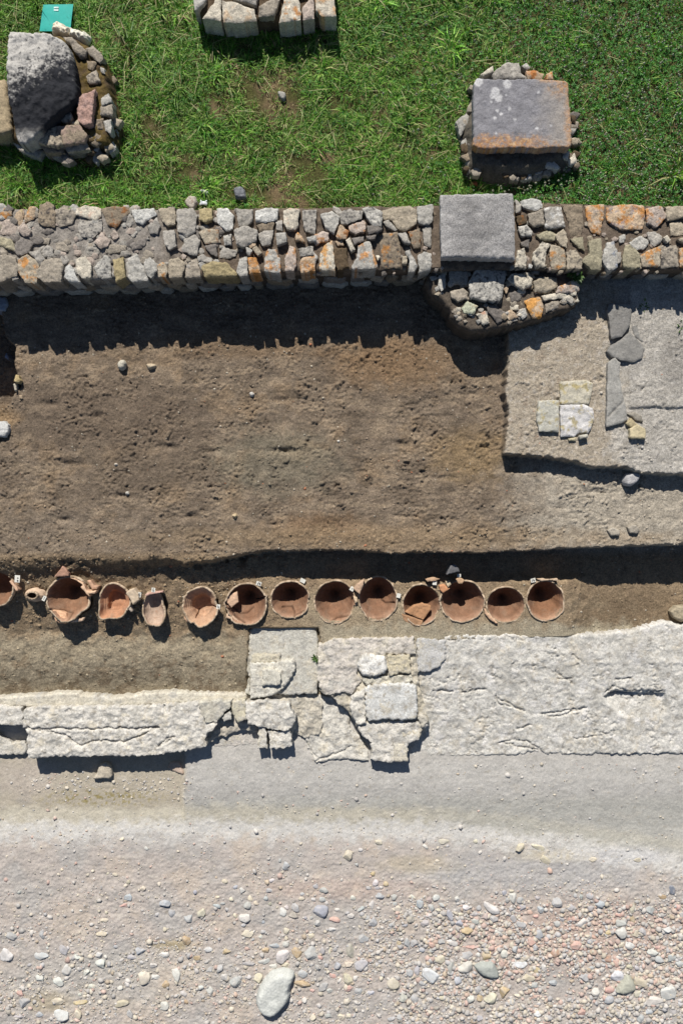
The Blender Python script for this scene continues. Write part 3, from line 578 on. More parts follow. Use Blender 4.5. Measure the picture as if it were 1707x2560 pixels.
# the wall's southern face: a course of stones under the lip, and what continues beyond the picture's edges
def face_course():
    Vs, Ts, Qs, Cs = [], [], [], []; b = 0
    r = random.Random(7)
    for row, (zt, zb) in enumerate([(.30, .13), (.14, -.06)]):
        x = -900 - row * 20
        while x < 2600:
            w = r.uniform(30, 75); 
            yb = np.interp(x, [-1500, 0, 200, 400, 700, 1000, 1100, 1300, 1707, 3200], [704, 702, 700, 694, 682, 674, 674, 672, 672, 672]) + 2
            X = WX(x, .45)
            # lay the box in plan under the lip: pixel positions at its own height
            y_w = WY(yb, .45); py = 1280 - (y_w) * FPX / (CAM_H - zt); px0 = 853.5 + X * FPX / (CAM_H - zt); px1 = px0 + w * .96
            poly = np.array([[px0, py - 30], [px1, py - 30], [px1 - r.uniform(0, 3), py + r.uniform(1, 7)], [px0 + r.uniform(0, 3), py + r.uniform(1, 7)]])
            v, t, q, c = rock_data(poly, zt - r.uniform(0, .02), zb, K(r.choice('dmbgd')), res=.022, rnd=.01, rough=.006, chips=1, soft=1)
            Vs.append(v); Ts.append(t + b); Qs.append(q + b); Cs.append(c); b += len(v); x += w + r.uniform(1, 6)
    mesh_np('face_course', np.concatenate(Vs), np.concatenate(Ts), np.concatenate(Qs), np.concatenate(Cs), M_ROCK, True, wall)
face_course()
def beyond():
    Vs, Ts, Qs, Cs = [], [], [], []; b = 0; r = random.Random(17)
    for x0, x1 in ((-560, -12), (1716, 2260)):
        for row in range(4):
            x = x0
            while x < x1:
                w = r.uniform(28, 62); y = 505 + row * 46 + r.uniform(-4, 4); h = r.uniform(32, 44)
                poly = np.array([[x, y + r.uniform(0, 8)], [x + w * .9, y + r.uniform(0, 8)], [x + w * .95, y + h], [x + r.uniform(0, 5), y + h - r.uniform(0, 5)]])
                v, t, q, c = rock_data(poly, .5 + r.uniform(-.02, .02), .3, K(r.choice('gGtmbpdoc')), res=.02, rough=.01, chips=3, soft=1)
                Vs.append(v); Ts.append(t + b); Qs.append(q + b); Cs.append(c); b += len(v); x += w + 2
    o = mesh_np('outer_rubble', np.concatenate(Vs), np.concatenate(Ts), np.concatenate(Qs), np.concatenate(Cs), M_ROCK, True, wall); o['kind'] = 'stuff'
beyond()
def filler():
    """Small broken stones and lumps of mortar between the traced ones."""
    Vs, Ts, Qs, Cs = [], [], [], []; b = 0; r = random.Random(27)
    for v, t, q, c in small_stones: Vs.append(v); Ts.append(t + b); Qs.append(q + b); Cs.append(c); b += len(v)
    for i in range(620):
        x = r.uniform(-40, 1750); y = r.uniform(520, 684)
        if 1085 < x < 1300 and y < 660: continue
        n = r.randint(4, 6); s = r.uniform(5, 17) if x < 560 else r.uniform(4, 10); a0 = r.uniform(0, 6)
        poly = np.array([[x + s * r.uniform(.6, 1.2) * math.cos(a0 + 6.283 * k / n), y + s * r.uniform(.5, 1) * math.sin(a0 + 6.283 * k / n)] for k in range(n)])
        c = K(r.choice('ggmpdG' if x < 560 else 'mbdgtp'))
        v, t, q, c = rock_data(poly, (.485 if x < 560 else .47) + r.uniform(-.012, .014), .40, c * (.9 if x < 560 else .8), res=.012, rnd=.006, rough=.008, chips=2, chip=.3, soft=0)
        Vs.append(v); Ts.append(t + b); Qs.append(q + b); Cs.append(c); b += len(v)
    o = mesh_np('filler_rubble', np.concatenate(Vs), np.concatenate(Ts), np.concatenate(Qs), np.concatenate(Cs), M_ROCK, True, wall); o['kind'] = 'stuff'
filler()
def loose_filler(parent, ring, count, z0, z1, seed, size=(5, 11), cols='mdgtGb', inner=None):
    Vs, Ts, Qs, Cs = [], [], [], []; b = 0; r = random.Random(seed); lo, hi = ring.min(0), ring.max(0); k = 0
    while k < count:
        x, y = r.uniform(lo[0], hi[0]), r.uniform(lo[1], hi[1])
        if not in_poly(np.array([[x, y]]), ring)[0] or (inner is not None and in_poly(np.array([[x, y]]), inner)[0]): continue
        k += 1; n = r.randint(4, 6); s = r.uniform(*size); a0 = r.uniform(0, 6)
        poly = np.array([[x + s * r.uniform(.6, 1.2) * math.cos(a0 + 6.283 * j / n), y + s * r.uniform(.5, 1) * math.sin(a0 + 6.283 * j / n)] for j in range(n)])
        zt = r.uniform(z0, z1); v, t, q, c = rock_data(poly, zt, zt - .09, K(r.choice(cols)), res=.012, rnd=.006, rough=.008, chips=3, chip=.3, soft=0, tilt=r.uniform(0, .3))
        Vs.append(v); Ts.append(t + b); Qs.append(q + b); Cs.append(c); b += len(v)
    o = mesh_np('filler_rubble', np.concatenate(Vs), np.concatenate(Ts), np.concatenate(Qs), np.concatenate(Cs), M_ROCK, True, parent); o['kind'] = 'stuff'

# ------------------------------------------------------------------ buttress south of the wall and the squared block on the wall
BO = (1060, 620)
butt = empty('stone_buttress', (1.35, 2.0, -.05)); tag(butt, 'low rubble buttress of mixed stones jutting from the wall below the squared block', 'buttress')
rock('mortar_core', Z(BO, 4, [20,330,60,170,900,170,1350,200,1540,330,1545,540,1470,600,1200,690,900,780,500,835,330,780,220,560,60,440]), .37, -.04, seen(100, 91, 81), M_ROCK, butt, res=.02, rnd=.03, rough=.014, chips=0, soft=1, jit=.02, flare=.03, side_dark=.7, rough_f=18)
for kk, fl, pt, zt in [('G',[455,345,530,205,835,210,800,330,780,480,740,530,620,520,470,490],DK,.45),('c',[835,310,880,260,1050,250,1085,310,1070,370,990,420],DK,.43),('t',[1100,330,1200,290,1330,290,1330,380,1220,440,1110,435],0,.42),
 ('p',[1345,390,1470,330,1500,290,1550,340,1555,420,1480,440,1320,450],ORs,.41),('c',[1180,480,1330,450,1540,450,1555,520,1480,565,1380,500,1200,520],0,.40),('o',[1010,520,1100,490,1160,490,1195,590,1170,680,1090,690,1040,600],[(seen(210,150,70),.3,9)],.41),
 ('o',[830,640,870,610,940,690,850,720],0,.40),('G',[950,610,1010,600,1030,670,990,710,950,660],0,.40),('c',[525,660,610,630,655,740,600,765,570,740],[(seen(205,160,135),-.02,12)],.41),('L',[375,590,440,530,535,580,490,660,400,640],[(seen(190,195,172),.3,10)],.41),
 ('m',[270,430,390,400,440,440,430,500,340,525,280,490],0,.42),('d',[610,560,700,560,820,640,800,700,740,750,640,630],0,.40),('G',[145,270,215,240,210,390,170,430,145,380],0,.40),('g',[245,190,440,180,430,370,260,350],0,.41),
 ('o',[790,400,820,360,845,400,820,450],0,.41),('m',[1210,560,1360,510,1340,590,1220,640],0,.39),('d',[850,440,1000,425,960,510,870,560],0,.385),('d',[240,560,330,560,390,680,300,700],0,.36),('g',[680,760,820,735,800,780,700,800],0,.33)]:
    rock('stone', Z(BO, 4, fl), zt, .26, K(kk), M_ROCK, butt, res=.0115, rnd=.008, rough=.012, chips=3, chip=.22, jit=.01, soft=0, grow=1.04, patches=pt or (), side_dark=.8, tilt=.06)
loose_filler(butt, Z(BO, 4, [60,200,900,200,1340,230,1520,340,1520,520,1440,580,1190,660,900,750,520,800,350,740,250,540,80,430]), 150, .365, .40, 5, (5, 13), 'mtgGbc')
blk = rock('squared_block', Z((1050, 450), 2.387, [120,86,330,80,548,76,556,90,566,250,568,468,350,462,128,458,122,300]), .625, .44, seen(160, 158, 156), M_GRANITE, None, res=.014, rnd=.016, rough=.010, chips=2, chip=.03, jit=.008, soft=0, rough_f=12, var=0, flare=-.08,
           colfn=lambda P, d, c: c * (1 - .22 * sstep(-.1, .5, fbm(P[:, 0], P[:, 1], 3, 3, seed=61)) + .18 * sstep(.06, .0, d))[:, None])
tag(blk, 'large squared grey granite block sitting on the rubble wall', 'stone block')

# ------------------------------------------------------------------ lichened pier, mossy pier, cut-off pier
RO = (1120, 130)
pier = empty('masonry_pier', (1.6, 3.55, .35)); tag(pier, 'rubble pier capped by a smooth grey slab with orange lichen and white spots', 'pier')
def capcol(P, d, c):
    lo, hi = P.min(0), P.max(0); u = (P[:, 0] - lo[0]) / (hi[0] - lo[0]); v = (hi[1] - P[:, 1]) / (hi[1] - lo[1])
    n = fbm(P[:, 0], P[:, 1], 8, 4, .6, seed=51); n2 = fbm(P[:, 0], P[:, 1], 26, 4, .65, seed=52)
    c = np.tile(seen(140, 139, 143), (len(P), 1)) * (1 + .1 * n)[:, None]
    def mix(c, col, k): k = np.clip(k, 0, 1)[:, None]; return c * (1 - k) + np.asarray(col) * k
    c = mix(c, seen(168, 160, 150), sstep(.55, .95, u + .15 * n) * .7)
    k = np.maximum(sstep(.76, .88, v + .06 * n + .05 * n2) * sstep(.75, .5, u * .9 + .12 * n), sstep(.72, .95, u + .12 * n + .1 * n2) * sstep(.35, .1, v + .1 * n))
    k = np.maximum(k, sstep(.9, .97, u + .05 * n) * .8); k = np.maximum(k, sstep(.86, .97, v + .05 * n2) * .75); k = np.maximum(k, sstep(.6, .8, u + .1 * n) * sstep(.1, .02, v))
    c = mix(c, seen(182, 130, 74), k * np.clip(.62 + 1.0 * n2 + .5 * fbm(P[:, 0], P[:, 1], 60, 2, .7, seed=53), 0, 1))
    c = mix(c, seen(200, 178, 150), k * sstep(.1, .4, n2) * .7)
    for (x, y, r) in [(590, 325, 42), (470, 400, 46), (500, 460, 40), (610, 565, 18), (490, 590, 17), (525, 622, 18), (465, 660, 16), (575, 433, 12), (660, 680, 14), (885, 765, 18), (300, 300, 45), (475, 815, 13), (440, 440, 30), (1025, 740, 13), (430, 500, 14), (900, 405, 14)]:
        q = Z(RO, 4, [x, y])[0]; w = np.hypot(P[:, 0] - WX(q[0], .68), P[:, 1] - WY(q[1], .68)) / (r / 4 * .00366)
        c = mix(c, seen(206, 205, 205), sstep(1.15, .8, w + .25 * n2) * (.95 if r > 13 else .8))
    return c
rock('capstone', Z(RO, 4, [258,262,420,268,620,272,830,262,1000,275,1205,285,1200,420,1222,600,1232,800,1235,958,1060,950,880,968,700,958,480,968,250,962,255,760,252,500]), .685, .575, seen(132, 131, 134), M_LICHEN, pier, res=.0095, rnd=.01, rough=.006, chips=1, chip=.01, jit=.008, soft=1, colfn=capcol, var=0)
rock('mortar_core', Z(RO, 4, [120,680,200,560,235,420,270,260,350,215,600,130,780,130,930,215,1050,270,1240,620,1260,780,1230,1000,1250,1090,1170,1150,1000,1200,780,1250,560,1260,330,1210,200,1200,150,1000]), .575, .34, seen(104, 98, 88), M_ROCK, pier, res=.016, rnd=.03, rough=.03, chips=0, jit=.015, flare=.03, rough_f=13, zfn=lambda P, d: -.12 * sstep(.12, .0, d))
for kk, fl, pt, zt in [('c',[330,215,440,140,450,190,360,240],0,.60),('g',[450,200,580,110,700,110,720,200,790,260,470,250],0,.61),('G',[735,130,780,105,820,150,790,170],0,.6),('o',[790,180,890,180,950,220,930,265,800,260],[(seen(190,120,60),.2,9)],.62),('o',[980,210,1035,195,1050,265,985,265],OR,.58),
 ('G',[80,690,180,610,205,640,190,720,120,830,105,760],0,.52),('G',[130,900,180,850,190,910,160,1010,135,980],0,.5),('k',[1235,630,1280,640,1275,710,1240,690],0,.55),('G',[1230,760,1285,760,1250,815,1230,810],0,.54),('G',[1140,1000,1210,990,1200,1070,1150,1060],0,.56),('c',[1200,1080,1260,1010,1290,1100,1220,1120],0,.54),
 ('w',[970,1100,1040,1060,1110,1150,1090,1170,990,1140],0,.55),('G',[320,1130,350,1080,430,1140,380,1160],0,.53),('w',[715,1190,760,1100,830,1100,820,1160],0,.53),('m',[640,1240,720,1250,700,1290,650,1280],0,.5),('G',[730,1240,830,1210,830,1270,740,1275],0,.5),('t',[460,1160,540,1120,560,1180,490,1200],0,.52),
 ('g',[180,1080,300,1040,310,1180,200,1200],0,.5),('d',[560,1190,640,1140,660,1220,580,1250],0,.51),('g',[860,1180,960,1150,950,1200,880,1220],0,.5),('d',[420,1180,480,1200,460,1250,400,1230],0,.48)]:
    rock('stone', Z(RO, 4, fl), zt, .38, K(kk), M_ROCK, pier, res=.012, rnd=.008, rough=.012, chips=2, jit=.008, soft=0, grow=1.08, patches=pt or ())
loose_filler(pier, Z(RO, 4, [110,680,200,540,235,420,250,300,260,960,1230,960,1240,620,1290,640,1290,1000,1290,1130,1170,1180,1000,1230,780,1290,560,1290,330,1240,190,1230,120,1000]), 70, .46, .53, 6, (9, 18), 'mdbtk')
bk = rock('brick_fragment', Z(RO, 4, [230,1290,290,1280,300,1330,240,1320]), .44, .39, seen(170, 90, 70), M_ROCK, None, res=.012); tag(bk, 'small red brick fragment in the grass under the lichened pier', 'brick')

LO = (0, 0)
mp = empty('mossy_pier', (-2.9, 4.2, .35)); tag(mp, 'broken mossy rubble pier under a big boulder with black lichen', 'pier')
def bigcol(P, d, c):
    n = fbm(P[:, 0], P[:, 1], 5, 4, .6, seed=71); n2 = fbm(P[:, 0], P[:, 1], 20, 4, .65, seed=72); n3 = fbm(P[:, 0], P[:, 1], 55, 3, .65, seed=73)
    c = np.tile(seen(190, 187, 181), (len(P), 1)) * (1 + .12 * n2)[:, None]
    y0, y1 = WY(0, .78), WY(352, .78); px = 853.5 + P[:, 0] * FPX / 7.22; py = 1280 - P[:, 1] * FPX / 7.22
    g = (py - 70) / 280 + (px - 90) / 500
    k = np.clip(sstep(.30, .52, g + .06 + .13 * n + .24 * n2 + .2 * n3), 0, 1) * .98
    low = sstep(.86, .96, (py - 70) / 280 + .08 * n); k = k * (1 - low * .75)
    k = np.maximum(k, sstep(.40, .50, n2 + .25 * n3) * .85)
    k = k[:, None]; c = c * (1 - k) + seen(40, 42, 48) * k
    return c
def bigz(P, d): return -.06 * sstep(WY(215, .78), WY(350, .78), P[:, 1]) * 1 - .05 * sstep(WX(110, .78), WX(190, .78), P[:, 0])
big = [70,290,110,280,270,310,420,290,560,330,650,390,710,600,745,870,720,970,600,1080,480,1180,400,1270,300,1370,190,1410,130,1340,115,1190,80,950,60,780,65,520]
rock('boulder', Z(LO, 4, big), .80, .55, seen(178, 176, 172), M_LICHEN, mp, res=.0105, rnd=.022, rough=.024, chips=2, chip=.06, jit=.014, soft=1, colfn=bigcol, zfn=bigz, rough_f=9)
rock('mossy_core', Z(LO, 4, [300,330,700,340,860,430,1020,560,1090,760,1140,1000,1170,1290,1130,1480,1000,1600,700,1580,400,1540,150,1440,60,1250,200,800]), .60, .34, seen(108, 92, 54), M_ROCK, mp, res=.016, rnd=.05, rough=.03, chips=1, chip=.04, jit=.015, flare=.06, rough_f=13, zfn=lambda P, d: -.16 * sstep(WY(352, .6), WY(374, .6), P[:, 1]) - .10 * sstep(WX(262, .6), WX(285, .6), P[:, 0]),
     colfn=lambda P, d, c: (lambda k: c * (1 - k) + seen(88, 74, 56) * k)(sstep(-.1, .4, fbm(P[:, 0], P[:, 1], 9, 4, .6, seed=75))[:, None]))
for kk, fl, pt, zt in [('m',[640,370,720,370,855,490,830,540,780,550,700,430],0,.66),('m',[860,480,930,455,1030,560,1000,630,900,540],0,.63),('G',[1010,980,1080,930,1110,1010,1020,1050],0,.64),('m',[1010,1060,1120,1040,1120,1150,1010,1140],0,.63),('G',[1040,1210,1110,1190,1110,1330,1050,1300],0,.62),
 ('t',[320,1400,440,1270,540,1180,580,1290,620,1430,560,1460],DK,.66),('b',[570,1260,790,1250,865,1340,830,1410,640,1430],[(seen(175,152,138),.2,8)],.66),('m',[570,1170,690,1090,720,1160,700,1220,600,1200],DK,.66),('G',[770,1500,840,1455,860,1490,800,1520],0,.56),('g',[140,1430,300,1410,430,1500,380,1570,200,1500],0,.54),
 ('g',[450,1490,700,1520,710,1590,560,1580,460,1540],0,.52),('G',[900,1560,960,1520,1015,1560,960,1630],0,.5),('G',[1065,1440,1130,1410,1160,1480,1100,1530],0,.54),('b',[870,1350,1000,1310,1050,1400,960,1450,900,1430],DK,.6),('m',[860,760,960,690,1000,800,900,830],DK,.63),('G',[1000,660,1040,680,1050,730,1010,710],0,.62),('b',[420,1440,620,1450,640,1525,450,1520],DK,.60),('m',[640,1440,860,1422,890,1490,680,1515],0,.60),('t',[690,1230,780,1190,800,1245,720,1260],0,.63),('b',[930,1190,1030,1180,1040,1290,950,1290],DK,.61),
 ('b',[870,600,960,620,930,700,880,680],0,.62),('g',[1130,1220,1170,1290,1180,1350,1140,1310],0,.5),('G',[920,1490,990,1460,980,1500,930,1510],0,.55)]:
    rock('stone', Z(LO, 4, fl), zt, .42, K(kk), M_ROCK, mp, res=.012, rnd=.008, rough=.012, chips=3, chip=.2, jit=.010, soft=0, grow=1.06, patches=pt or (), tilt=.05)
loose_filler(mp, Z(LO, 4, [330,1420,620,1440,850,1430,1060,1300,1130,900,1060,600,1180,900,1190,1350,1120,1520,980,1620,700,1600,420,1570,150,1470]), 26, .48, .56, 7, (10, 18), 'mdbtk')
rb = rock('reddish_stone', Z(LO, 4, [780,980,850,930,950,890,940,1000,920,1220,870,1260,775,1200]), .68, .42, seen(178, 146, 134), M_ROCK, mp, res=.010, rnd=.006, rough=.016, chips=1, chip=.1, jit=.012, soft=0, patches=[(seen(190, 160, 150), .0, 14)])
rb['label'] = 'reddish upright stone in the moss'
ts = rock('stone_slab', Z(LO, 4, [-220,760,0,780,45,770,80,950,112,1250,105,1310,0,1340,-240,1330]), .66, .40, seen(172, 156, 128), M_ROCK, None, res=.02, rnd=.02, rough=.01, chips=1, jit=.01); tag(ts, 'tan stone slab cut off by the left edge beside the black-lichened boulder', 'stone slab')

tp = empty('cut_pier', (-.95, 5.0, .35)); tag(tp, 'pale stone pier of upright blocks in the grass at the top edge', 'pier')
TO = (460, 0)
rock('mortar_core', Z(TO, 4, [120,-330,1500,-330,1500,130,1300,170,960,190,740,200,400,200,210,160,110,60]), .60, .36, seen(96, 82, 66), M_ROCK, tp, res=.025, rnd=.03, rough=.012, chips=0, jit=.01)
for kk, fl, pt in [('G',[90,-80,220,-80,220,0,130,90,105,100],0),('c',[180,185,300,20,330,-60,370,-60,370,215,330,200],0),('c',[380,0,480,8,700,80,725,200,640,210,540,225,390,215],[(seen(205,180,150),-.02,10)]),('m',[745,150,750,60,850,0,960,-40,960,0,900,140,830,160],0),('c',[950,220,1010,-40,1140,-40,1170,110,1165,200,990,215],ORs),
 ('p',[1190,190,1180,80,1260,-30,1300,-30,1300,180],0),('c',[1310,-60,1490,-60,1525,160,1380,160,1320,100],[(seen(205,160,110),.0,11)]),('g',[470,-100,740,-100,720,40,500,-10],0),('m',[240,-320,520,-320,500,-130,230,-100],0),('g',[560,-330,900,-330,900,-120,580,-120],0),('c',[930,-330,1200,-330,1230,-70,960,-60],0),('t',[1230,-320,1500,-320,1500,-80,1260,-60],0)]:
    rock('stone', Z(TO, 4, fl), .66, .42, K(kk), M_ROCK, tp, res=.013, rnd=.008, rough=.010, chips=2, chip=.12, jit=.008, soft=0, patches=pt or ())

# teal board with its clip, the crumpled white thing, stones in the grass
bz = .455
def slab_plain(name, pts, zt, zb, col, mat, parent=None, rnd=.003): return rock(name, np.asarray(pts), zt, zb, col, mat, parent, res=.03, rnd=rnd, rough=.0, jit=0, chips=0, soft=0, var=0)
board = slab_plain('clipboard', Z(LO, 4, [435,45,735,40,703,310,398,310]), bz, bz - .006, seen(10, 172, 160), M_PLAIN); tag(board, 'flat teal plastic clipboard lying on the grass behind the boulder', 'clipboard')
for (x0, y0, x1, y1) in ((541, 66, 588, 80), (541, 91, 585, 105)):
    slab_plain('clip_bar', Z(LO, 4, [x0, y0, x1, y0, x1, y1, x0, y1]), bz + .008, bz, seen(225, 245, 240), M_PLAIN, board)
def crumple(P, d): return .03 * fbm(P[:, 0], P[:, 1], 24, 3, .6, seed=81) + .012 * np.abs(fbm(P[:, 0], P[:, 1], 45, 2, seed=82))
gl = rock('work_glove', Z(LO, 4, [520,210,575,195,625,220,635,258,700,250,690,300,650,330,600,320,520,320,512,260]), .56, .42, seen(225, 215, 195), M_PLAIN, None, res=.007, rnd=.05, rough=.004, chips=0, jit=.01, zfn=crumple, patches=[(seen(190, 155, 120), -.02, 14)])
tag(gl, 'crumpled off-white glove with brown stains resting on the teal clipboard', 'glove')
gl = rock('work_glove', Z(LO, 4, [700,255,760,275,850,305,880,335,865,380,810,398,760,370,690,340,685,290]), .55, .42, seen(228, 224, 208), M_PLAIN, None, res=.007, rnd=.05, rough=.004, chips=0, jit=.01, zfn=crumple)
tag(gl, 'cleaner off-white glove lying crumpled on the grass beside the clipboard', 'glove')
WO = (440, 450)
o = rock('stone', Z(WO, 7.84, [160,390,260,285,385,310,395,400,430,420,385,460,350,555,260,545,200,470]), .47, .38, seen(196, 186, 172), M_ROCK, None, res=.009, rnd=.02, rough=.008, chips=2, patches=[(seen(170, 140, 120), -.02, 16)]); o.name = 'field_stone'; tag(o, 'pinkish grey angular stone in the grass just behind the wall', 'stone')
o = rock('field_stone', Z(WO, 7.84, [1125,150,1270,80,1340,200,1365,300,1340,335,1240,340,1150,310,1140,200]), .49, .38, seen(132, 134, 138), M_ROCK, None, res=.009, rnd=.02, rough=.015, chips=3, tilt=.3); tag(o, 'dark grey angular stone alone in the grass behind the wall', 'stone')
o = rock('field_stone', Z(WO, 7.84, [460,175,560,170,640,220,610,280,540,250,500,225]), .46, .39, seen(190, 190, 186), M_ROCK, None, res=.008, rnd=.014, rough=.006, chips=2, tilt=.2); tag(o, 'small pale grey flat stone in the grass above the white scrap', 'stone')
o = rock('paper_scrap', Z(WO, 7.84, [470,355,500,400,540,415,580,400,615,372,605,490,530,478,455,478,480,420]), .45, .43, seen(236, 240, 244), M_PLAIN, None, res=.006, rnd=.006, rough=.006, chips=0, jit=.003, soft=0); tag(o, 'small white two-pointed scrap on the grass next to the pinkish stone', 'scrap')
o = rock('field_stone', np.array([[695, 225], [712, 228], [716, 240], [708, 250], [697, 238]], float), .45, .40, seen(170, 168, 160), M_ROCK, None, res=.008, rnd=.012); tag(o, 'small pale stone lying in the bare patch amid the grass', 'stone')

# ------------------------------------------------------------------ mortar platform: laid slabs, pale blocks, fragments
PZ = .155
def laid(name, label, cat, fl, zt, zb, col, mat=None, **kw):
    kw = {**dict(res=.012, rnd=.008, rough=.005, chips=1, chip=.05, jit=.006, soft=0), **kw}
    return tag(rock(name, D(fl), zt, zb, col, mat or M_LIME, None, **kw), label, cat)
G_ = seen(160, 159, 156)
laid('stone_slab', 'dark grey oblong flat slab nearest the wall on the mortar platform', 'stone slab', [1398,696,1446,696,1450,712,1446,748,1428,772,1403,778,1400,740,1394,712], .215, .13, seen(140,138,134), chips=2)
laid('stone_slab', 'pointed half-moon grey slab below the dark oblong slab', 'stone slab', [1393,806,1402,793,1425,780,1446,762,1462,778,1480,800,1474,822,1456,832,1424,826,1404,818], .20, .13, seen(150,148,143), chips=2)
laid('stone_slab', 'long narrow pale grey slab standing along the platform joint', 'stone slab', [1396,830,1412,822,1424,832,1422,862,1430,905,1437,935,1442,962,1430,970,1410,976,1393,980,1394,900], .205, .13, seen(168,166,160), chips=2, cracks=[D([1394,962,1410,945,1432,920])], crack_d=.02, crack_w=.006)
laid('stone_slab', 'thin grey slab sliver wedged beside the half-moon slab', 'stone slab', [1450,748,1462,745,1468,770,1478,785,1470,784,1456,772], .185, .13, seen(150,148,143), res=.009)
laid('stone_block', 'upper pale lichened block of the three set in the mortar platform', 'stone block', [1286,876,1345,872,1360,880,1358,905,1352,928,1286,928], .185, .12, seen(202,196,178), rough=.012, patches=[(seen(180,165,115), -.0, 12)])
laid('stone_block', 'left square pale block of the three set in the mortar platform', 'stone block', [1237,920,1283,918,1283,992,1238,990,1232,960], .20, .12, seen(200,198,186), rough=.010, patches=[(seen(178,164,118), -.06, 12)])
laid('stone_block', 'largest pale block of the three, with a crumbled lower edge', 'stone block', [1285,930,1340,928,1362,938,1364,962,1356,985,1350,995,1330,992,1318,1003,1288,1002], .19, .12, seen(204,202,200), rough=.014, chips=2, patches=[(seen(178,164,118), -.05, 12)])
laid('stone_fragment', 'cream five-sided fragment on the platform beside the long slab', 'stone', [1446,984,1462,974,1482,984,1482,1008,1446,1004], .215, .15, seen(205,192,158), rough=.004, res=.008)
laid('stone_fragment', 'slim cream sliver just above the five-sided fragment', 'stone', [1438,972,1448,960,1464,974,1450,982], .205, .15, seen(190,176,142), rough=.003, res=.008)
laid('stone_fragment', 'thin grey fragment at the end of the platform joint', 'stone', [1440,950,1458,946,1474,956,1476,968,1462,966], .185, .14, seen(160,154,142), rough=.003, res=.008)
laid('stone_fragment', 'small block chip by the dark gap under the three pale blocks', 'stone', [1330,1000,1348,996,1350,1004,1332,1008], .22, .15, seen(196,192,178), rough=.004, res=.008)
laid('stone_fragment', 'tiny cream chip at the foot of the largest pale block', 'stone', [1304,1006,1322,1004,1322,1012,1306,1012], .18, .14, seen(200,190,160), rough=.004, res=.008)
o = rock('loose_stone', Z((1200, 800), 3.0927, [1125,1210,1150,1185,1210,1170,1245,1195,1235,1235,1190,1275,1140,1280,1118,1255]), .10, -.03, seen(196, 194, 194), M_LIME, None, res=.008, rnd=.03, rough=.008, chips=3, chip=.3); tag(o, 'whitish stone fallen at the foot of the platform edge', 'stone')
o = rock('flat_stone', np.array([[1676,1530],[1690,1516],[1712,1514],[1730,1540],[1706,1556],[1686,1546]], float), -.31, -.45, seen(176, 164, 140), M_LIME, None, res=.010, rnd=.012, rough=.012, soft=0, chips=3, chip=.3); tag(o, 'tan flat stone at the far end of the pot trench', 'stone')
# stones about the western hole and on the dug floor
for nm, fl, zt, zb, col, lab in [
 ('loose_stone', [39,936, 46,938, 52,952, 46,958, 34,954], .07, -.2, seen(200,180,135), 'yellowish stone topmost of two on the hole rim'),
 ('loose_stone', [33,960, 41,958, 42,975, 38,978], .04, -.2, seen(190,182,165), 'pale pointed stone under the yellowish one on the hole rim'),
 ('loose_stone', [47,988, 55,987, 56,997, 48,998], .03, -.05, seen(185,165,140), 'little round tan stone below the hole rim'),
 ('loose_stone', [-25,1055, 10,1052, 20,1062, 20,1080, 14,1092, -25,1090], .06, -.2, seen(205,205,202), 'white stone cut off by the left edge below the hole'),
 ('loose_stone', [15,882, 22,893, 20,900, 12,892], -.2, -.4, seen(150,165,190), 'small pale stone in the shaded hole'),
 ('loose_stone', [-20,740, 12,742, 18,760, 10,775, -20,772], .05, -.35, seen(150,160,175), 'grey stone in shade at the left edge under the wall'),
 ('round_stone', [293,905, 300,899, 308,900, 313,908, 311,917, 303,923, 295,918], .065, -.02, seen(214,208,192), 'round white stone lying alone on the brown dug floor'),
 ('round_stone', [363,911, 372,907, 388,911, 386,918, 372,922], .045, -.02, seen(196,180,155), 'oblong tan stone beside the round white one'),
 ('round_stone', [624,982, 631,980, 635,985, 632,991, 625,990], .03, -.02, seen(205,202,195), 'small pale pebble in the middle of the dug floor'),
 ('round_stone', [843,1100, 849,1099, 850,1105, 844,1106], .025, -.02, seen(225,220,210), 'tiny white pebble below and right of the middle pebble'),
 ('round_stone', [284,1158, 292,1157, 294,1163, 286,1165], .025, -.02, seen(215,205,190), 'tiny white pebble low on the dug floor'),
 ('round_stone', [580,1288, 590,1284, 594,1291, 586,1296], .03, -.02, seen(205,185,150), 'tan pebble near the trench lip'),
 ('round_stone', [312,1230, 320,1228, 323,1236, 315,1238], .025, -.02, seen(200,195,185), 'grey white pebble low on the dug floor'),
 ('loose_stone', [1520,1326, 1532,1318, 1550,1326, 1548,1338, 1528,1340], .045, -.02, seen(180,172,158), 'grey stone half sunk on the pale floor below the platform'),
 ('loose_stone', [1568,1318, 1590,1312, 1600,1324, 1596,1334, 1574,1332], .04, -.02, seen(178,170,156), 'grey lump right of the half sunk stone below the platform')]:
    o = rock(nm, np.array(fl, float).reshape(-1, 2), zt, zb, col, M_LIME, None, res=.007, rnd=.03 if nm == 'round_stone' else .010, rough=.008, chips=3, chip=.3, soft=1 if nm == 'round_stone' else 0); tag(o, lab, 'stone')

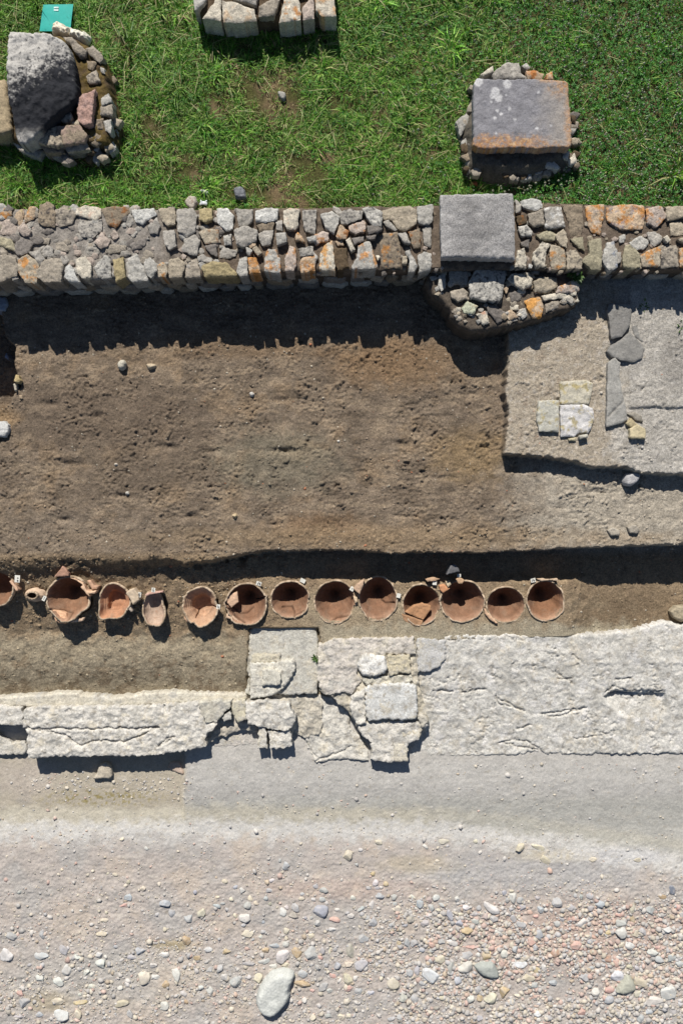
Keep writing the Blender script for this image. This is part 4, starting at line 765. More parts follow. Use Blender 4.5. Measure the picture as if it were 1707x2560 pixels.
# ------------------------------------------------------------------ white masonry: worn foundation walls
A_, B_, C_ = ((0, 1640), 2.412), ((580, 1530), 2.851), ((1000, 1500), 2.218)
WHT = seen(217, 213, 204); WHC = seen(212, 207, 194)
def lime(name, src, fl, zt, zb, col, parent=None, **kw):
    kw = {**dict(res=.0105, rnd=.007, rough=.012, chips=1, chip=.03, jit=.018, soft=0, rough_f=9, micro=.004, patches=[(seen(192, 189, 181), -.03, 7), (seen(214, 206, 188), -.10, 5), (seen(178, 171, 158), -.12, 14)], var=.02), **kw}
    return rock(name, Z(*src, fl), zt, zb, col, M_LIME, parent, **kw)
def crk(src, *ls): return [Z(*src, l) for l in ls]
fw = empty('foundation_wall', (-2.2, -2.3, -.46)); tag(fw, 'worn white foundation wall left of the stepped slabs, with a shadow along its lower edge', 'wall')
lime('wall_body', A_, [145,318,300,303,480,306,700,303,1000,296,1190,275,1240,402,1310,398,1290,440,1240,470,1242,550,1140,568,1020,580,960,598,800,604,640,604,300,610,170,620,162,540,165,470,140,430], -.24, -.50, WHT, fw,
     cracks=crk(A_, [150,440,280,452,390,480,480,545,560,518,640,510,740,520,860,478,950,436], [850,450,940,430,960,440], [950,548,1010,495,1060,488], [990,300,1000,345]), crack_d=.035, crack_w=.0075, rough=.026)
lime('wall_ledge', A_, [-700,260,-20,252,200,236,400,220,560,240,700,252,850,228,1050,215,1250,226,1485,226,1485,282,1200,276,1000,297,480,307,145,310,-20,304,-700,310], -.305, -.5, seen(212, 206, 190), fw, rough=.008, rnd=.02)
lime('wall_end', A_, [-700,306,-20,304,130,312,140,350,138,418,60,420,-20,415,-700,410], -.25, -.5, WHT, fw)
lime('fallen_face', A_, [-700,470,-20,462,60,520,150,516,165,560,150,592,-20,598,-700,600], -.40, -.5, seen(204, 200, 190), fw, rough=.012)
lime('corner_block', A_, [1195,272,1300,268,1400,266,1392,310,1335,365,1300,404,1240,402,1215,340], -.225, -.45, seen(208, 203, 188), fw, rough=.012)
lime('corner_block', A_, [1404,270,1476,266,1484,386,1430,400,1396,330], -.235, -.45, seen(210, 203, 180), fw, rough=.010)
lime('corner_block', A_, [1335,372,1392,325,1396,380,1350,392], -.25, -.45, seen(208, 205, 196), fw, rough=.01, res=.01)
lime('plaster_foot', A_, [1245,490,1370,430,1480,405,1555,440,1550,535,1330,552,1250,550], -.40, -.5, seen(198, 192, 184), fw, rough=.01)

lime('rubble_bed', A_, [1180,300,1490,290,1560,300,1560,470,1480,440,1400,470,1300,500,1240,540,1230,420], -.345, -.5, seen(196, 188, 174), fw, rough=.03)
sb = empty('stepped_foundation', (-.85, -1.45, -.46)); tag(sb, 'stepped pale foundation of stacked slabs directly below the cracked jar and the round dark jar', 'foundation')
lime('base_slab', B_, [122,130,160,100,200,85,420,63,600,112,608,200,622,400,606,585,440,592,130,590,118,400], -.305, -.5, seen(205, 202, 191), sb, rough=.006, rnd=.012, cracks=crk(B_, [372,140,376,300]), crack_d=.014, crack_w=.005)
lime('step_slab', B_, [130,362,320,360,372,345,440,335,455,400,430,455,370,540,300,595,220,612,130,616], -.25, -.4, seen(220, 216, 203), sb, rough=.010, cracks=crk(B_, [130,528,370,535]), crack_d=.012, crack_w=.005, rnd=.01)
lime('top_tile', B_, [215,412,250,400,345,432,346,520,215,523], -.21, -.3, seen(216, 212, 198), sb, rough=.005, rnd=.006, res=.01)
lime('rough_patch', B_, [140,315,200,300,340,305,350,350,310,362,140,362], -.27, -.35, seen(210, 202, 180), sb, rough=.02, res=.01)
lime('edge_stone', B_, [95,560,120,480,128,590,100,575], -.30, -.5, seen(200, 196, 180), sb, rough=.01, res=.01)
lime('edge_stone', B_, [102,340,122,300,128,470,104,420], -.31, -.5, seen(196, 192, 178), sb, rough=.01, res=.01)
lime('front_block', B_, [92,642,250,628,400,660,452,758,420,832,350,850,280,835,200,816,112,802,98,720], -.225, -.5, WHT, sb, rough=.025)
lime('front_block', B_, [190,820,243,820,250,975,186,972], -.262, -.5, WHT, sb, rough=.008)
lime('front_block', B_, [262,852,340,848,415,845,428,958,340,975,270,970], -.258, -.5, WHT, sb, rough=.018, jit=.02)
lime('worn_ramp', B_, [440,594,605,590,740,604,852,602,846,690,832,820,905,880,962,960,968,1058,800,1045,600,1072,540,960,520,900,432,850,452,755,400,655], -.375, -.5, seen(214, 210, 200), sb, rough=.02, cracks=crk(B_, [530,930,560,985,600,1040], [590,1068,700,1030,850,960]), crack_d=.02, crack_w=.008)

lime('rubble_bed', B_, [60,600,130,590,600,585,640,640,640,860,520,900,440,850,420,880,240,860,190,850,60,790], -.355, -.5, seen(200, 193, 178), sb, rough=.03)
cp = empty('pillar_base', (.15, -1.6, -.46)); tag(cp, 'crumbled white pillar base with a smooth square slab, between the two foundation stretches', 'foundation')
lime('rough_slab', B_, [618,232,720,196,900,186,1292,180,1306,300,1100,302,1010,315,905,335,880,440,930,485,852,582,790,570,740,582,665,600,625,540,608,470], -.245, -.5, seen(212, 205, 195), cp, rough=.022)
lime('rubble_bed', B_, [640,220,1310,200,1330,520,1400,780,1330,900,1150,920,900,830,820,700,700,600,620,560], -.275, -.45, seen(200, 192, 174), cp, rough=.035)
lime('white_block', B_, [900,345,950,303,1030,312,1092,328,1110,410,1062,450,1000,465,940,460,905,410], -.19, -.3, seen(232, 230, 224), cp, rough=.016, rnd=.03)
lime('tan_brick', B_, [1112,312,1266,306,1272,442,1200,436,1122,450,1105,380], -.215, -.3, seen(208, 198, 172), cp, rough=.02)
lime('rubble_strip', B_, [930,470,1060,455,1120,455,1272,444,1292,498,1200,512,1020,515,950,520], -.24, -.4, seen(214, 209, 192), cp, rough=.03, res=.01)
lime('square_slab', B_, [946,522,1120,514,1308,512,1320,640,1322,762,1240,775,1080,768,955,786,950,640], -.205, -.35, seen(216, 216, 212), cp, rough=.005, rnd=.016, soft=1)
lime('broken_edge', B_, [850,594,942,548,950,700,952,790,890,812,840,684], -.235, -.45, seen(218, 214, 204), cp, rough=.03)
lime('worn_foot', B_, [952,788,1080,776,1240,784,1390,790,1394,810,1340,862,1335,912,1250,940,1245,1062,1080,1072,985,1050,992,930,950,905,902,842,890,800], -.255, -.5, WHT, cp, rough=.022)
lime('tan_patch', B_, [1152,942,1246,945,1250,1064,1155,1064], -.245, -.35, seen(214, 207, 190), cp, rough=.008, res=.01)
lime('side_rubble', B_, [1322,730,1370,730,1392,790,1350,830,1335,780], -.23, -.45, seen(210, 204, 190), cp, rough=.02, res=.01)

ef = empty('eroded_foundation', (2.3, -1.9, -.46)); tag(ef, 'broad eroded white foundation running off the right edge below the pot trench', 'wall')
def east_z(P, d):
    py = 1280 - P[:, 1] * FPX / 8.32
    k = sstep(1600, 1900, py); n = fbm(P[:, 0], P[:, 1], 3.2, 3, seed=91); m = fbm(P[:, 0], P[:, 1], 9, 4, .6, seed=92)
    ridge = np.abs(fbm(P[:, 0] * .7, P[:, 1] * 1.3, 7, 4, .6, seed=93))
    hole = Z(*C_, [1130,540,1190,500,1300,512,1475,514,1490,600,1450,690,1300,690,1210,640]); h = np.stack([WX(hole[:, 0], -.31), WY(hole[:, 1], -.31)], 1)
    ins = in_poly(P, h); dd = seg_dist(P, h, np.roll(h, -1, 0)) * np.where(ins, 1, -1)
    sm = sstep(.1, .5, fbm(P[:, 0], P[:, 1], 1.7, 2, seed=94)) 
    ledge = sstep(.10, .0, ridge) * sstep(-.1, .35, n + .5 * m)
    return -.085 * k - .014 * sstep(1662, 1672, py + 16 * m + 10 * n) * sstep(-.25, .2, n + .6 * m) + .020 * n + .009 * m * (1 - .6 * sm) - .018 * ledge * (1 - .8 * sm) - .06 * sstep(-.01, .03, dd) * sstep(1812, 1738, py) + .004 * fbm(P[:, 0], P[:, 1], 24, 3, .7, seed=95) * (1 - .8 * sm)
lime('wall_body', C_, [82,205,200,195,400,188,700,192,1000,190,1300,172,1380,140,1470,120,1568,140,2300,150,2300,868,1568,868,1400,872,1180,872,1000,876,840,872,780,860,620,882,380,884,200,888,40,893,48,840,90,800,108,770,150,690,112,640,104,560,96,420], -.285, -.5, seen(215, 212, 204), ef,
     res=.0115, rough=.006, rnd=.02, zfn=east_z, jit=.02, patches=[(seen(194, 191, 183), .08, 3), (seen(228, 225, 220), -.04, 6), (seen(214, 206, 190), -.12, 5), (seen(182, 176, 165), -.10, 13)], cracks=crk(C_, [205,515,250,508,300,512], [345,520,400,508,480,500], [530,540,560,590,620,594,700,626], [780,640,860,660,930,640,1050,605], [1140,528,1180,480,1260,505,1370,512,1480,514], [660,726,740,705], [560,805,640,790,720,800,790,850], [860,400,880,440,950,440,960,470], [1200,440,1290,440], [960,300,1000,350], [980,780,1100,770], [1450,690,1480,600]), crack_d=.028, crack_w=.0065)
lime('smooth_plaster', C_, [88,212,170,215,255,225,250,330,215,370,170,395,100,400], -.272, -.36, seen(204, 203, 200), ef, rough=.003, rnd=.006)
o = rock('plaster_fragment', Z(*A_, [552,748,585,710,600,655,640,640,672,670,674,742,610,740]), -.40, -.48, seen(200, 190, 172), M_LIME, None, res=.01, rnd=.012, rough=.006, chips=1); tag(o, 'flat tan fragment leaning in the shade of the white foundation wall', 'stone')
o = rock('plaster_fragment', Z(*A_, [1085,635,1110,700,1105,720,1010,680,1030,640]), -.445, -.49, seen(196, 176, 160), M_LIME, None, res=.012, rnd=.01, rough=.006, chips=1); tag(o, 'pinkish flat fragment at the corner of the plaster floor', 'stone')

# ------------------------------------------------------------------ broken storage jars
def prof(kind, t):
    """Radius (of the rim) and depth (0..1) along the inside, t = 0 rim .. 1 centre of the bottom."""
    if kind == 'bowl':
        a = t * math.pi / 2; return np.cos(a) ** .82 + .05 * np.sin(2 * a), np.sin(a) ** 1.05
    if kind == 'lean':
        return 1 - t ** 1.45, t
    if kind == 'dish':
        a = t * math.pi / 2; return np.cos(a), np.sin(a)
    if kind == 'cone':
        r = np.interp(t, [0, .12, .34, .42, .55, .66, .8, 1], [1, .93, .68, .60, .56, .52, .38, 0]); z = np.interp(t, [0, .12, .34, .42, .55, .66, .8, 1], [0, .12, .42, .56, .82, .93, .98, 1.0])
        return r, z + .0
    if kind == 'step':
        r = np.interp(t, [0, .15, .3, .42, .55, .7, .82, 1], [1, .95, .86, .74, .60, .55, .45, 0]); z = np.interp(t, [0, .15, .3, .42, .55, .7, .82, 1], [0, .12, .30, .42, .55, .85, .97, 1])
        return r, z
    r = np.interp(t, [0, .12, .25, .4, .6, .85, 1], [.42, .40, .44, .7, .9, .6, 0]); z = np.interp(t, [0, .12, .25, .4, .6, .85, 1], [0, .15, .22, .38, .62, .95, 1]); return r, z
def jar(i, label, rim_fn=None, cut_fn=None, col=(200, 164, 138), incol=None, cracks=(), ribs=0.0, soil=.3, shade=.52):  # soil: strength of the dark bottom tone, earth fill plus painted shade
    p = POTS[i]; N, M = 132, 46; kind = p['prof']; rg = np.random.default_rng(200 + i)
    th = np.linspace(0, 2 * np.pi, N, endpoint=False); c_, s_ = np.cos(th), np.sin(th)
    wob = 1 + .05 * fbm(1.6 * c_ + i * 9, 1.6 * s_, 1, 3) + .008 * fbm(9 * c_ + i * 5, 9 * s_, 1, 3)
    if rim_fn is not None: wob = wob * rim_fn(np.degrees(th))
    cut = np.clip(.08 * fbm(3 * c_ + i, 3 * s_, 1, 4, .75) + .012, 0, .3)
    if cut_fn is not None: cut = cut + cut_fn(np.degrees(th))
    cut = cut + .012 * np.abs(fbm(14 * c_, 14 * s_ + i, 1, 3, .7))
    tt = np.linspace(0, 1, M)
    T = cut[:, None] + (1 - cut[:, None]) * tt[None] ** .9
    r, z = prof(kind, T); 
    if ribs: r = r + ribs * np.sin(z * 60) * np.clip(r * 3, 0, 1)
    r = np.where(T >= .999, 0.0, r)
    X = p['X'] + p['RX'] * wob[:, None] * r * c_[:, None]; Y = p['Y'] + p['RY'] * wob[:, None] * r * s_[:, None]
    Zv = p['z'] - p['dep'] * z + .004 * fbm(X, Y, 12, 3, seed=i)
    if kind == 'lean': Y = Y + .38 * p['RY'] * z; X = X + .06 * p['RX'] * z * math.sin(i * 2.3)      # the broken jars lean, mouths towards the dug floor
    I = np.stack([X, Y, Zv], -1)
    # crack lines: narrow grooves through the wall
    W = .013
    nr = np.stack([c_[:, None] * np.ones(M), s_[:, None] * np.ones(M), -.6 * np.ones((N, M))], -1)
    groove = np.zeros((N, M))
    for cr in cracks:
        q = np.array(cr, float).reshape(-1, 2); k = (CAM_H - p['z'] + .1) / FPX
        cw = np.stack([p['X'] + (q[:, 0] - p['c'][0]) * k, p['Y'] - (q[:, 1] - p['c'][1]) * k], 1)
        dd = line_dist(I[..., :2].reshape(-1, 2), cw).reshape(N, M); groove = np.maximum(groove, np.exp(-(dd / .0055) ** 2))
    I = I + nr * (groove * .020)[..., None]
    O = I + np.stack([c_[:, None] * W * np.ones(M), s_[:, None] * W * np.ones(M), -W * .9 * np.sin(T * math.pi / 2)], -1)
    rows = 22; O = O[:, :]
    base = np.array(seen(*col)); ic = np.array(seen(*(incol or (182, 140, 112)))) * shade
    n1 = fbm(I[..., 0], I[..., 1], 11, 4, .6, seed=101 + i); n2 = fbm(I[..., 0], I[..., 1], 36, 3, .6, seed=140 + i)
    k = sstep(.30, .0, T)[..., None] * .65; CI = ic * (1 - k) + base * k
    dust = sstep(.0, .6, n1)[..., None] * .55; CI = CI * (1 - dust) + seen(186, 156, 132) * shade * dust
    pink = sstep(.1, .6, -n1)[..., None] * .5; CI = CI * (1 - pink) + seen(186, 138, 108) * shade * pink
    soil_shade = soil * (sstep(.74, .88, T + .08 * n1))[..., None]; CI = CI * (1 - soil_shade) + seen(70, 58, 48) * soil_shade; CI = CI * (1 + .10 * n2[..., None]); CI = CI * (1 - .6 * groove[..., None])  # jar bottom: soil fill, its colour deepened to stand in for shade
    CO = np.tile(seen(205, 180, 156), (N, M, 1)) * (1 + .15 * n2[..., None])
    V = np.concatenate([I.reshape(-1, 3), O.reshape(-1, 3)]); C = np.concatenate([CI.reshape(-1, 3), CO.reshape(-1, 3)])
    a = np.arange(N * M).reshape(N, M); b = np.roll(a, -1, 0)
    q = [np.stack([a[:, :-1], a[:, 1:], b[:, 1:], b[:, :-1]], -1).reshape(-1, 4)]; n0 = N * M
    q.append(np.stack([a[:, :-1], b[:, :-1], b[:, 1:], a[:, 1:]], -1).reshape(-1, 4) + n0)
    root = empty('storage_jar', (p['X'], p['Y'], p['z'] - p['dep'])); tag(root, label, 'jar', 'row of broken storage jars in the trench')
    body = mesh_np('jar_body', V, None, np.concatenate(q), C, M_CLAY, True, root)
    # broken rim edge, paler where the clay is fresh: a part of its own
    ra, rb = I[:, 0], O[:, 0]; mid = (ra + rb) / 2 + np.array([0, 0, .004]); 
    ra2 = ra + np.array([0, 0, .0015]); rb2 = rb + np.stack([c_ * .003, s_ * .003, np.zeros(N)], 1); low = rb2 - np.array([0, 0, .03])
    RV = np.concatenate([ra2, mid, rb2, low]); e = np.arange(N); f = np.roll(e, -1)
    RQ = np.concatenate([np.stack([e + j * N, f + j * N, f + (j + 1) * N, e + (j + 1) * N], 1) for j in range(3)])
    RC = np.tile(seen(198, 178, 154), (4 * N, 1)) * (1 + .3 * np.tile(fbm(9 * c_, 9 * s_ + i, 1, 3), 4))[:, None]; dk = np.tile(sstep(-.3, .3, fbm(3 * c_ + i, 3 * s_ - i, 1, 3)), 4)[:, None] * .7; RC = RC * (1 - dk) + seen(150, 130, 106) * dk
    mesh_np('rim', RV, None, RQ, RC, M_CLAY, True, root)
    return root
def bump_at(a0, w, amt):
    return lambda d: 1 + amt * np.exp(-(((d - a0 + 180) % 360 - 180) / w) ** 2)
def both(*fs): return lambda d: np.prod([f(d) for f in fs], 0)
def notch(*l):
    def fn(d):
        c = np.zeros_like(d)
        for a0, w, amt in l: c = c + amt * sstep(w, w * .55, np.abs((d - a0 + 180) % 360 - 180))
        return c
    return fn
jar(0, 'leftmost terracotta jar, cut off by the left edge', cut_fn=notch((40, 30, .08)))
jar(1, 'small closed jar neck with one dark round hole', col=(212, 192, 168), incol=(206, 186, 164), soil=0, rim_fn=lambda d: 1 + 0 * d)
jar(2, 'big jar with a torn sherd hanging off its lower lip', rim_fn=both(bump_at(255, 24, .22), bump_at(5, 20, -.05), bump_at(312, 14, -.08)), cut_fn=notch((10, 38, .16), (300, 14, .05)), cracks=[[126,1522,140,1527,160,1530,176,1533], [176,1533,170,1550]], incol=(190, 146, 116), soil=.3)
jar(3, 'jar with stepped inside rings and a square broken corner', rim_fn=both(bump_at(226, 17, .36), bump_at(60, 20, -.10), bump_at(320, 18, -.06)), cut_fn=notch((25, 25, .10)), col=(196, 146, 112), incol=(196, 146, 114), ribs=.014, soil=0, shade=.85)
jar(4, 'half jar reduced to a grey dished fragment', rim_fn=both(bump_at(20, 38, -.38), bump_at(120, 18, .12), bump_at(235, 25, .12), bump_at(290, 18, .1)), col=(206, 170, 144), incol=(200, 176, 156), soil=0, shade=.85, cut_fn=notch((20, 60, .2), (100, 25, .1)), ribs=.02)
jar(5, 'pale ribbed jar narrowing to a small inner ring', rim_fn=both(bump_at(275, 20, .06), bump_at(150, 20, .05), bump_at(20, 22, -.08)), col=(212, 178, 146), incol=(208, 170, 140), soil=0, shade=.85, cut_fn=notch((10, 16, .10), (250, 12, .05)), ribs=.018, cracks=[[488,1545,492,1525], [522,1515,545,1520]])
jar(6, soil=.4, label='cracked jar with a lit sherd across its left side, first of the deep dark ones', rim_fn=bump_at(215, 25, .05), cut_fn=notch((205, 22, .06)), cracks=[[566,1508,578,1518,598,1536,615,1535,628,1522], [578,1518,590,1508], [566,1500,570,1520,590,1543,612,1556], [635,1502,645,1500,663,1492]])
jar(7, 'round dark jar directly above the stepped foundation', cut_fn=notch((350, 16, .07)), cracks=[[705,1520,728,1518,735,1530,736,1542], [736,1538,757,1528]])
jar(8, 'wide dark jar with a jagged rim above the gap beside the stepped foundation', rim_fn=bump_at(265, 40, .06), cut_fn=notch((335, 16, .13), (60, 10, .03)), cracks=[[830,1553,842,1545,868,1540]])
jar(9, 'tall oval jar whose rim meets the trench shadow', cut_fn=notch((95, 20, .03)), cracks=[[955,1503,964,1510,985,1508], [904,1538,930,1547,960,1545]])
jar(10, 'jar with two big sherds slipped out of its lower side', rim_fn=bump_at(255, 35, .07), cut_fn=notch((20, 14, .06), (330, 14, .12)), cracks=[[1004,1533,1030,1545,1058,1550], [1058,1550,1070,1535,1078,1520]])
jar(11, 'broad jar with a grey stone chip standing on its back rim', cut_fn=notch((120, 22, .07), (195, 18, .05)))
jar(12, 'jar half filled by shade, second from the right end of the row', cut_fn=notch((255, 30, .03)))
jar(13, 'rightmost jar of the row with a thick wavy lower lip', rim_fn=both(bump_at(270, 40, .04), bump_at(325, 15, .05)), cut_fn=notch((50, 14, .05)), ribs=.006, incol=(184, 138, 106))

# loose sherds
def sherd(label, off, k, fl, zt, zb, col=(196, 156, 128), name='pot_sherd', cat='sherd', **kw):
    kw = {**dict(res=.008, rnd=.006, rough=.004, chips=1, chip=.06, jit=.003, soft=0, tilt=.1), **kw}
    return tag(rock(name, Z(off, k, fl), zt, zb, seen(*col), M_CLAY, None, **kw), label, cat, 'loose sherds around the storage jars')
PA, PB, PC_, PD = ((0, 1380), 4), ((360, 1400), 4), ((720, 1400), 4), ((1060, 1400), 4)
sherd('pointed terracotta sherd standing above the big torn jar', *PA, [542,248,630,140,665,172,688,215,684,240,610,246], -.06, -.14, (190,150,128))
sherd('flat brown tile piece in the soil above the small closed jar', *PA, [380,130,500,108,470,162,420,166], -.07, -.15, (164,136,112))
sherd('long lip sherd broken off the right side of the big torn jar', *PA, [690,258,740,262,830,310,870,385,900,395,965,385,950,415,890,418,900,445,870,420,805,350,830,330,760,282], -.075, -.20, (220,186,156))
sherd('small forked sherd beside the big torn jar', *PA, [875,285,905,280,945,335,990,340,965,372,925,375], -.09, -.2, (206,166,138))
sherd('pale sherd leaning over the right lip of the stepped jar', *PA, [1260,412,1300,372,1340,365,1385,420,1390,480,1330,530,1300,470], -.09, -.22, (216,196,170))
sherd('grey corner sherd under the leaning pale one', *PA, [1278,560,1300,530,1328,590,1310,600], -.16, -.25, (190,176,160))
sherd('torn lower sherd of the big jar, bright in the sun', *PA, [512,575,600,590,660,612,680,690,640,718,600,712,560,690], -.14, -.22, (218,176,142))
sherd('thin lip sherd at the bottom of the big torn jar', *PA, [690,690,760,668,845,655,820,695,720,705], -.15, -.22, (214,186,160))
sherd('long narrow sherd leaning on the leftmost jar', *PA, [92,295,112,285,165,345,185,380,165,390,130,345], -.08, -.2, (214,178,150))
sherd('thin pinkish sherd edge behind the grey dished fragment', *PB, [10,345,60,325,180,308,190,322,60,345,20,360], -.13, -.2, (214,176,160))
sherd('sherd leaning at the lower left foot of the pale ribbed jar', *PB, [400,570,430,590,470,615,445,625,410,600], -.20, -.3, (206,170,142))
sherd('lit sherd still standing in the left side of the cracked jar', *PB, [840,350,930,315,945,420,875,475,830,420], -.235, -.29, (198,166,140), rough=.006)
sherd('low sherd at the lower left foot of the cracked jar', *PB, [815,575,830,540,890,560,985,640,900,600], -.24, -.33, (208,180,154))
sherd('upright triangular sherd between the wide dark jar and the tall oval one', *PC_, [655,285,690,240,762,190,750,250,715,340,700,330], -.20, -.32, (206,176,150))
sherd('small pale sherd under the upright triangular one', *PC_, [650,360,690,375,695,420,670,430], -.24, -.32, (214,190,160))
sherd('upper slipped sherd of the double-sherd jar', *PC_, [1165,520,1260,450,1340,430,1430,460,1425,500,1350,600,1250,560], -.275, -.34, (186,142,106), tilt=.05)
sherd('lower slipped sherd of the double-sherd jar', *PC_, [1128,532,1200,555,1350,605,1330,668,1240,660,1160,610], -.285, -.36, (178,140,108), tilt=.05)
sherd('thin sherd leaning between the broad jar and the half shaded one', *PD, [600,480,640,530,735,632,715,636,650,590,610,540], -.26, -.36, (210,176,146))
sherd('orange sherd at the left shoulder of the broad jar', *PD, [150,255,195,240,255,285,190,330,160,300], -.24, -.33, (204,150,112))
sherd('pale lump sherd on the back rim of the broad jar', *PD, [215,215,255,205,270,245,235,275], -.22, -.3, (214,196,166))
sherd('tan sherd right under the grey stone chip', *PD, [315,190,350,170,405,200,380,235,345,235], -.20, -.3, (206,172,138))
sherd('flat tan sherd on the back rim of the double-sherd jar', *PD, [10,190,90,172,160,190,110,212,30,215], -.23, -.3, (200,168,138))
o = sherd('triangular grey stone chip standing on the broad jar', *PD, [222,148,265,50,300,42,342,75,355,118,290,130], -.13, -.24, (120,120,122), name='stone_chip', cat='stone', tilt=.2)
sherd('pale outer rim sherd behind the rightmost jar', *PD, [1130,190,1180,185,1240,195,1330,185,1335,210,1250,200,1180,215], -.235, -.3, (206,182,156))

# number cards
def card(label, x, y, w, h, rot, z, marks):
    a = math.radians(rot); ca, sa = math.cos(a), math.sin(a)
    def q(u, v): return [x + u * ca - v * sa, y + u * sa + v * ca]
    o = slab_plain('number_card', [q(-w / 2, -h / 2), q(w / 2, -h / 2), q(w / 2, h / 2), q(-w / 2, h / 2)], z, z - .004, seen(226, 224, 214), M_PLAIN, None, rnd=.001)
    tag(o, label, 'card', 'white number cards beside the jars')
    V, Q = [], []
    for (u0, v0, u1, v1) in marks:
        d = np.array([u1 - u0, v1 - v0]); L = np.linalg.norm(d) + 1e-6; n = np.array([-d[1], d[0]]) / L * .055
        b = len(V)
        for (u, v) in ((u0 + n[0], v0 + n[1]), (u1 + n[0], v1 + n[1]), (u1 - n[0], v1 - n[1]), (u0 - n[0], v0 - n[1])):
            s = q(u * w, v * h); V.append((float(WX(s[0], z + .002)), float(WY(s[1], z + .002)), z + .002))
        Q.append((b, b + 1, b + 2, b + 3))
    if V: mesh_np('number', V, None, Q, np.tile(seen(70, 72, 82), (len(V), 1)), M_PLAIN, False, o)
FOUR = [(-.15, -.3, -.2, .08), (-.2, .08, .25, .08), (.12, -.15, .12, .35)]; TWO = [(-.15, -.25, .15, -.25), (.15, -.25, .15, 0), (.15, 0, -.15, 0), (-.15, 0, -.15, .28), (-.15, .28, .15, .28)]; SIX = [(.15, -.28, -.15, -.28), (-.15, -.28, -.15, .28), (-.15, .28, .15, .28), (.15, .28, .15, 0), (.15, 0, -.15, 0)]
ONE = [(0, -.3, 0, .3)]
def shift(m, du, s=.8): return [(a * s + du, b, c * s + du, d) for a, b, c, d in m]
card('white card with dark marks beside the leftmost jar', 44, 1447, 13, 18, 4, -.09, [(-.05, -.1, .25, -.1), (.1, -.2, .1, .0), (-.02, .2, .1, .38), (.1, .38, .25, .22), (.0, .15, .25, .3)])
card('white card tilted between the small closed jar and the big torn jar', 111, 1496, 8, 13, 28, -.09, ONE)
card('white card by the leaning pale sherd of the stepped jar', 349, 1487, 9, 12, 8, -.11, shift(ONE, -.15) + shift(SIX, .15, .6))
card('white card behind the grey dished fragment', 384, 1475, 9, 11, 6, -.13, SIX)
card('white card at the right lip of the pale ribbed jar', 546, 1517, 9, 12, 8, -.19, FOUR)
card('white card behind the cracked jar', 647, 1459, 13, 10, 18, -.21, shift(TWO, -.1, .7) + shift(SIX, .25, .5))
card('white card behind the round dark jar', 757, 1452, 13, 10, 26, -.25, [])
card('white card behind the wide dark jar, below the triangular sherd', 880, 1472, 10, 11, 32, -.26, [(-.1, 0, .1, 0), (0, -.15, 0, .15)])
card('white card between the tall oval jar and the double-sherd jar', 996, 1489, 10, 11, 15, -.25, [])
card('white card behind the double-sherd jar', 1086, 1458, 10, 9, 5, -.25, [])
card('white card beside the grey stone chip', 1147, 1439, 9, 8, 0, -.2, [(-.1, .1, .1, .1)])
card('white card behind the rightmost jar', 1332, 1451, 12, 10, -12, -.25, shift(ONE, -.2) + shift(FOUR, .15, .6))

# little weeds
def weed(label, px, py, z, r, n, seed):
    g = np.random.default_rng(seed); X, Y = float(WX(px, z)), float(WY(py, z)); V, Q, C = [], [], []
    for i in range(n):
        a = g.uniform(0, 6.28); l = r * g.uniform(.5, 1.1); w = l * .16; lift = g.uniform(.2, .9) * l; bx, by = X + g.normal(0, r * .3), Y + g.normal(0, r * .3)
        d = np.array([math.cos(a), math.sin(a)]); s = np.array([-d[1], d[0]]); b = len(V)
        V += [(bx, by, z), (*(np.array([bx, by]) + d * l * .5 + s * w), z + lift * .8), (*(np.array([bx, by]) + d * l), z + lift), (*(np.array([bx, by]) + d * l * .5 - s * w), z + lift * .8)]
        Q.append((b, b + 1, b + 2, b + 3)); C += [seen(90, 124, 58) * g.uniform(.6, 1.2)] * 4
    o = mesh_np('weed', V, None, Q, np.array(C), M_LEAF, False, None, (X, Y, z)); tag(o, label, 'weed')
weed('small green weed sprouting where buttress and wall meet', 1440, 690, .40, .07, 60, 1)
weed('green weed in the wall shade on the mortar platform', 1607, 768, .16, .05, 34, 2)
weed('small weed under the platform edge above the fallen whitish stone', 1585, 1165, .05, .06, 36, 3)
weed('dark green weed in the joint of the stepped foundation', 788, 1646, -.30, .045, 30, 4)
weed('tiny weed at the right edge of the mortar platform', 1704, 818, .16, .05, 20, 5)

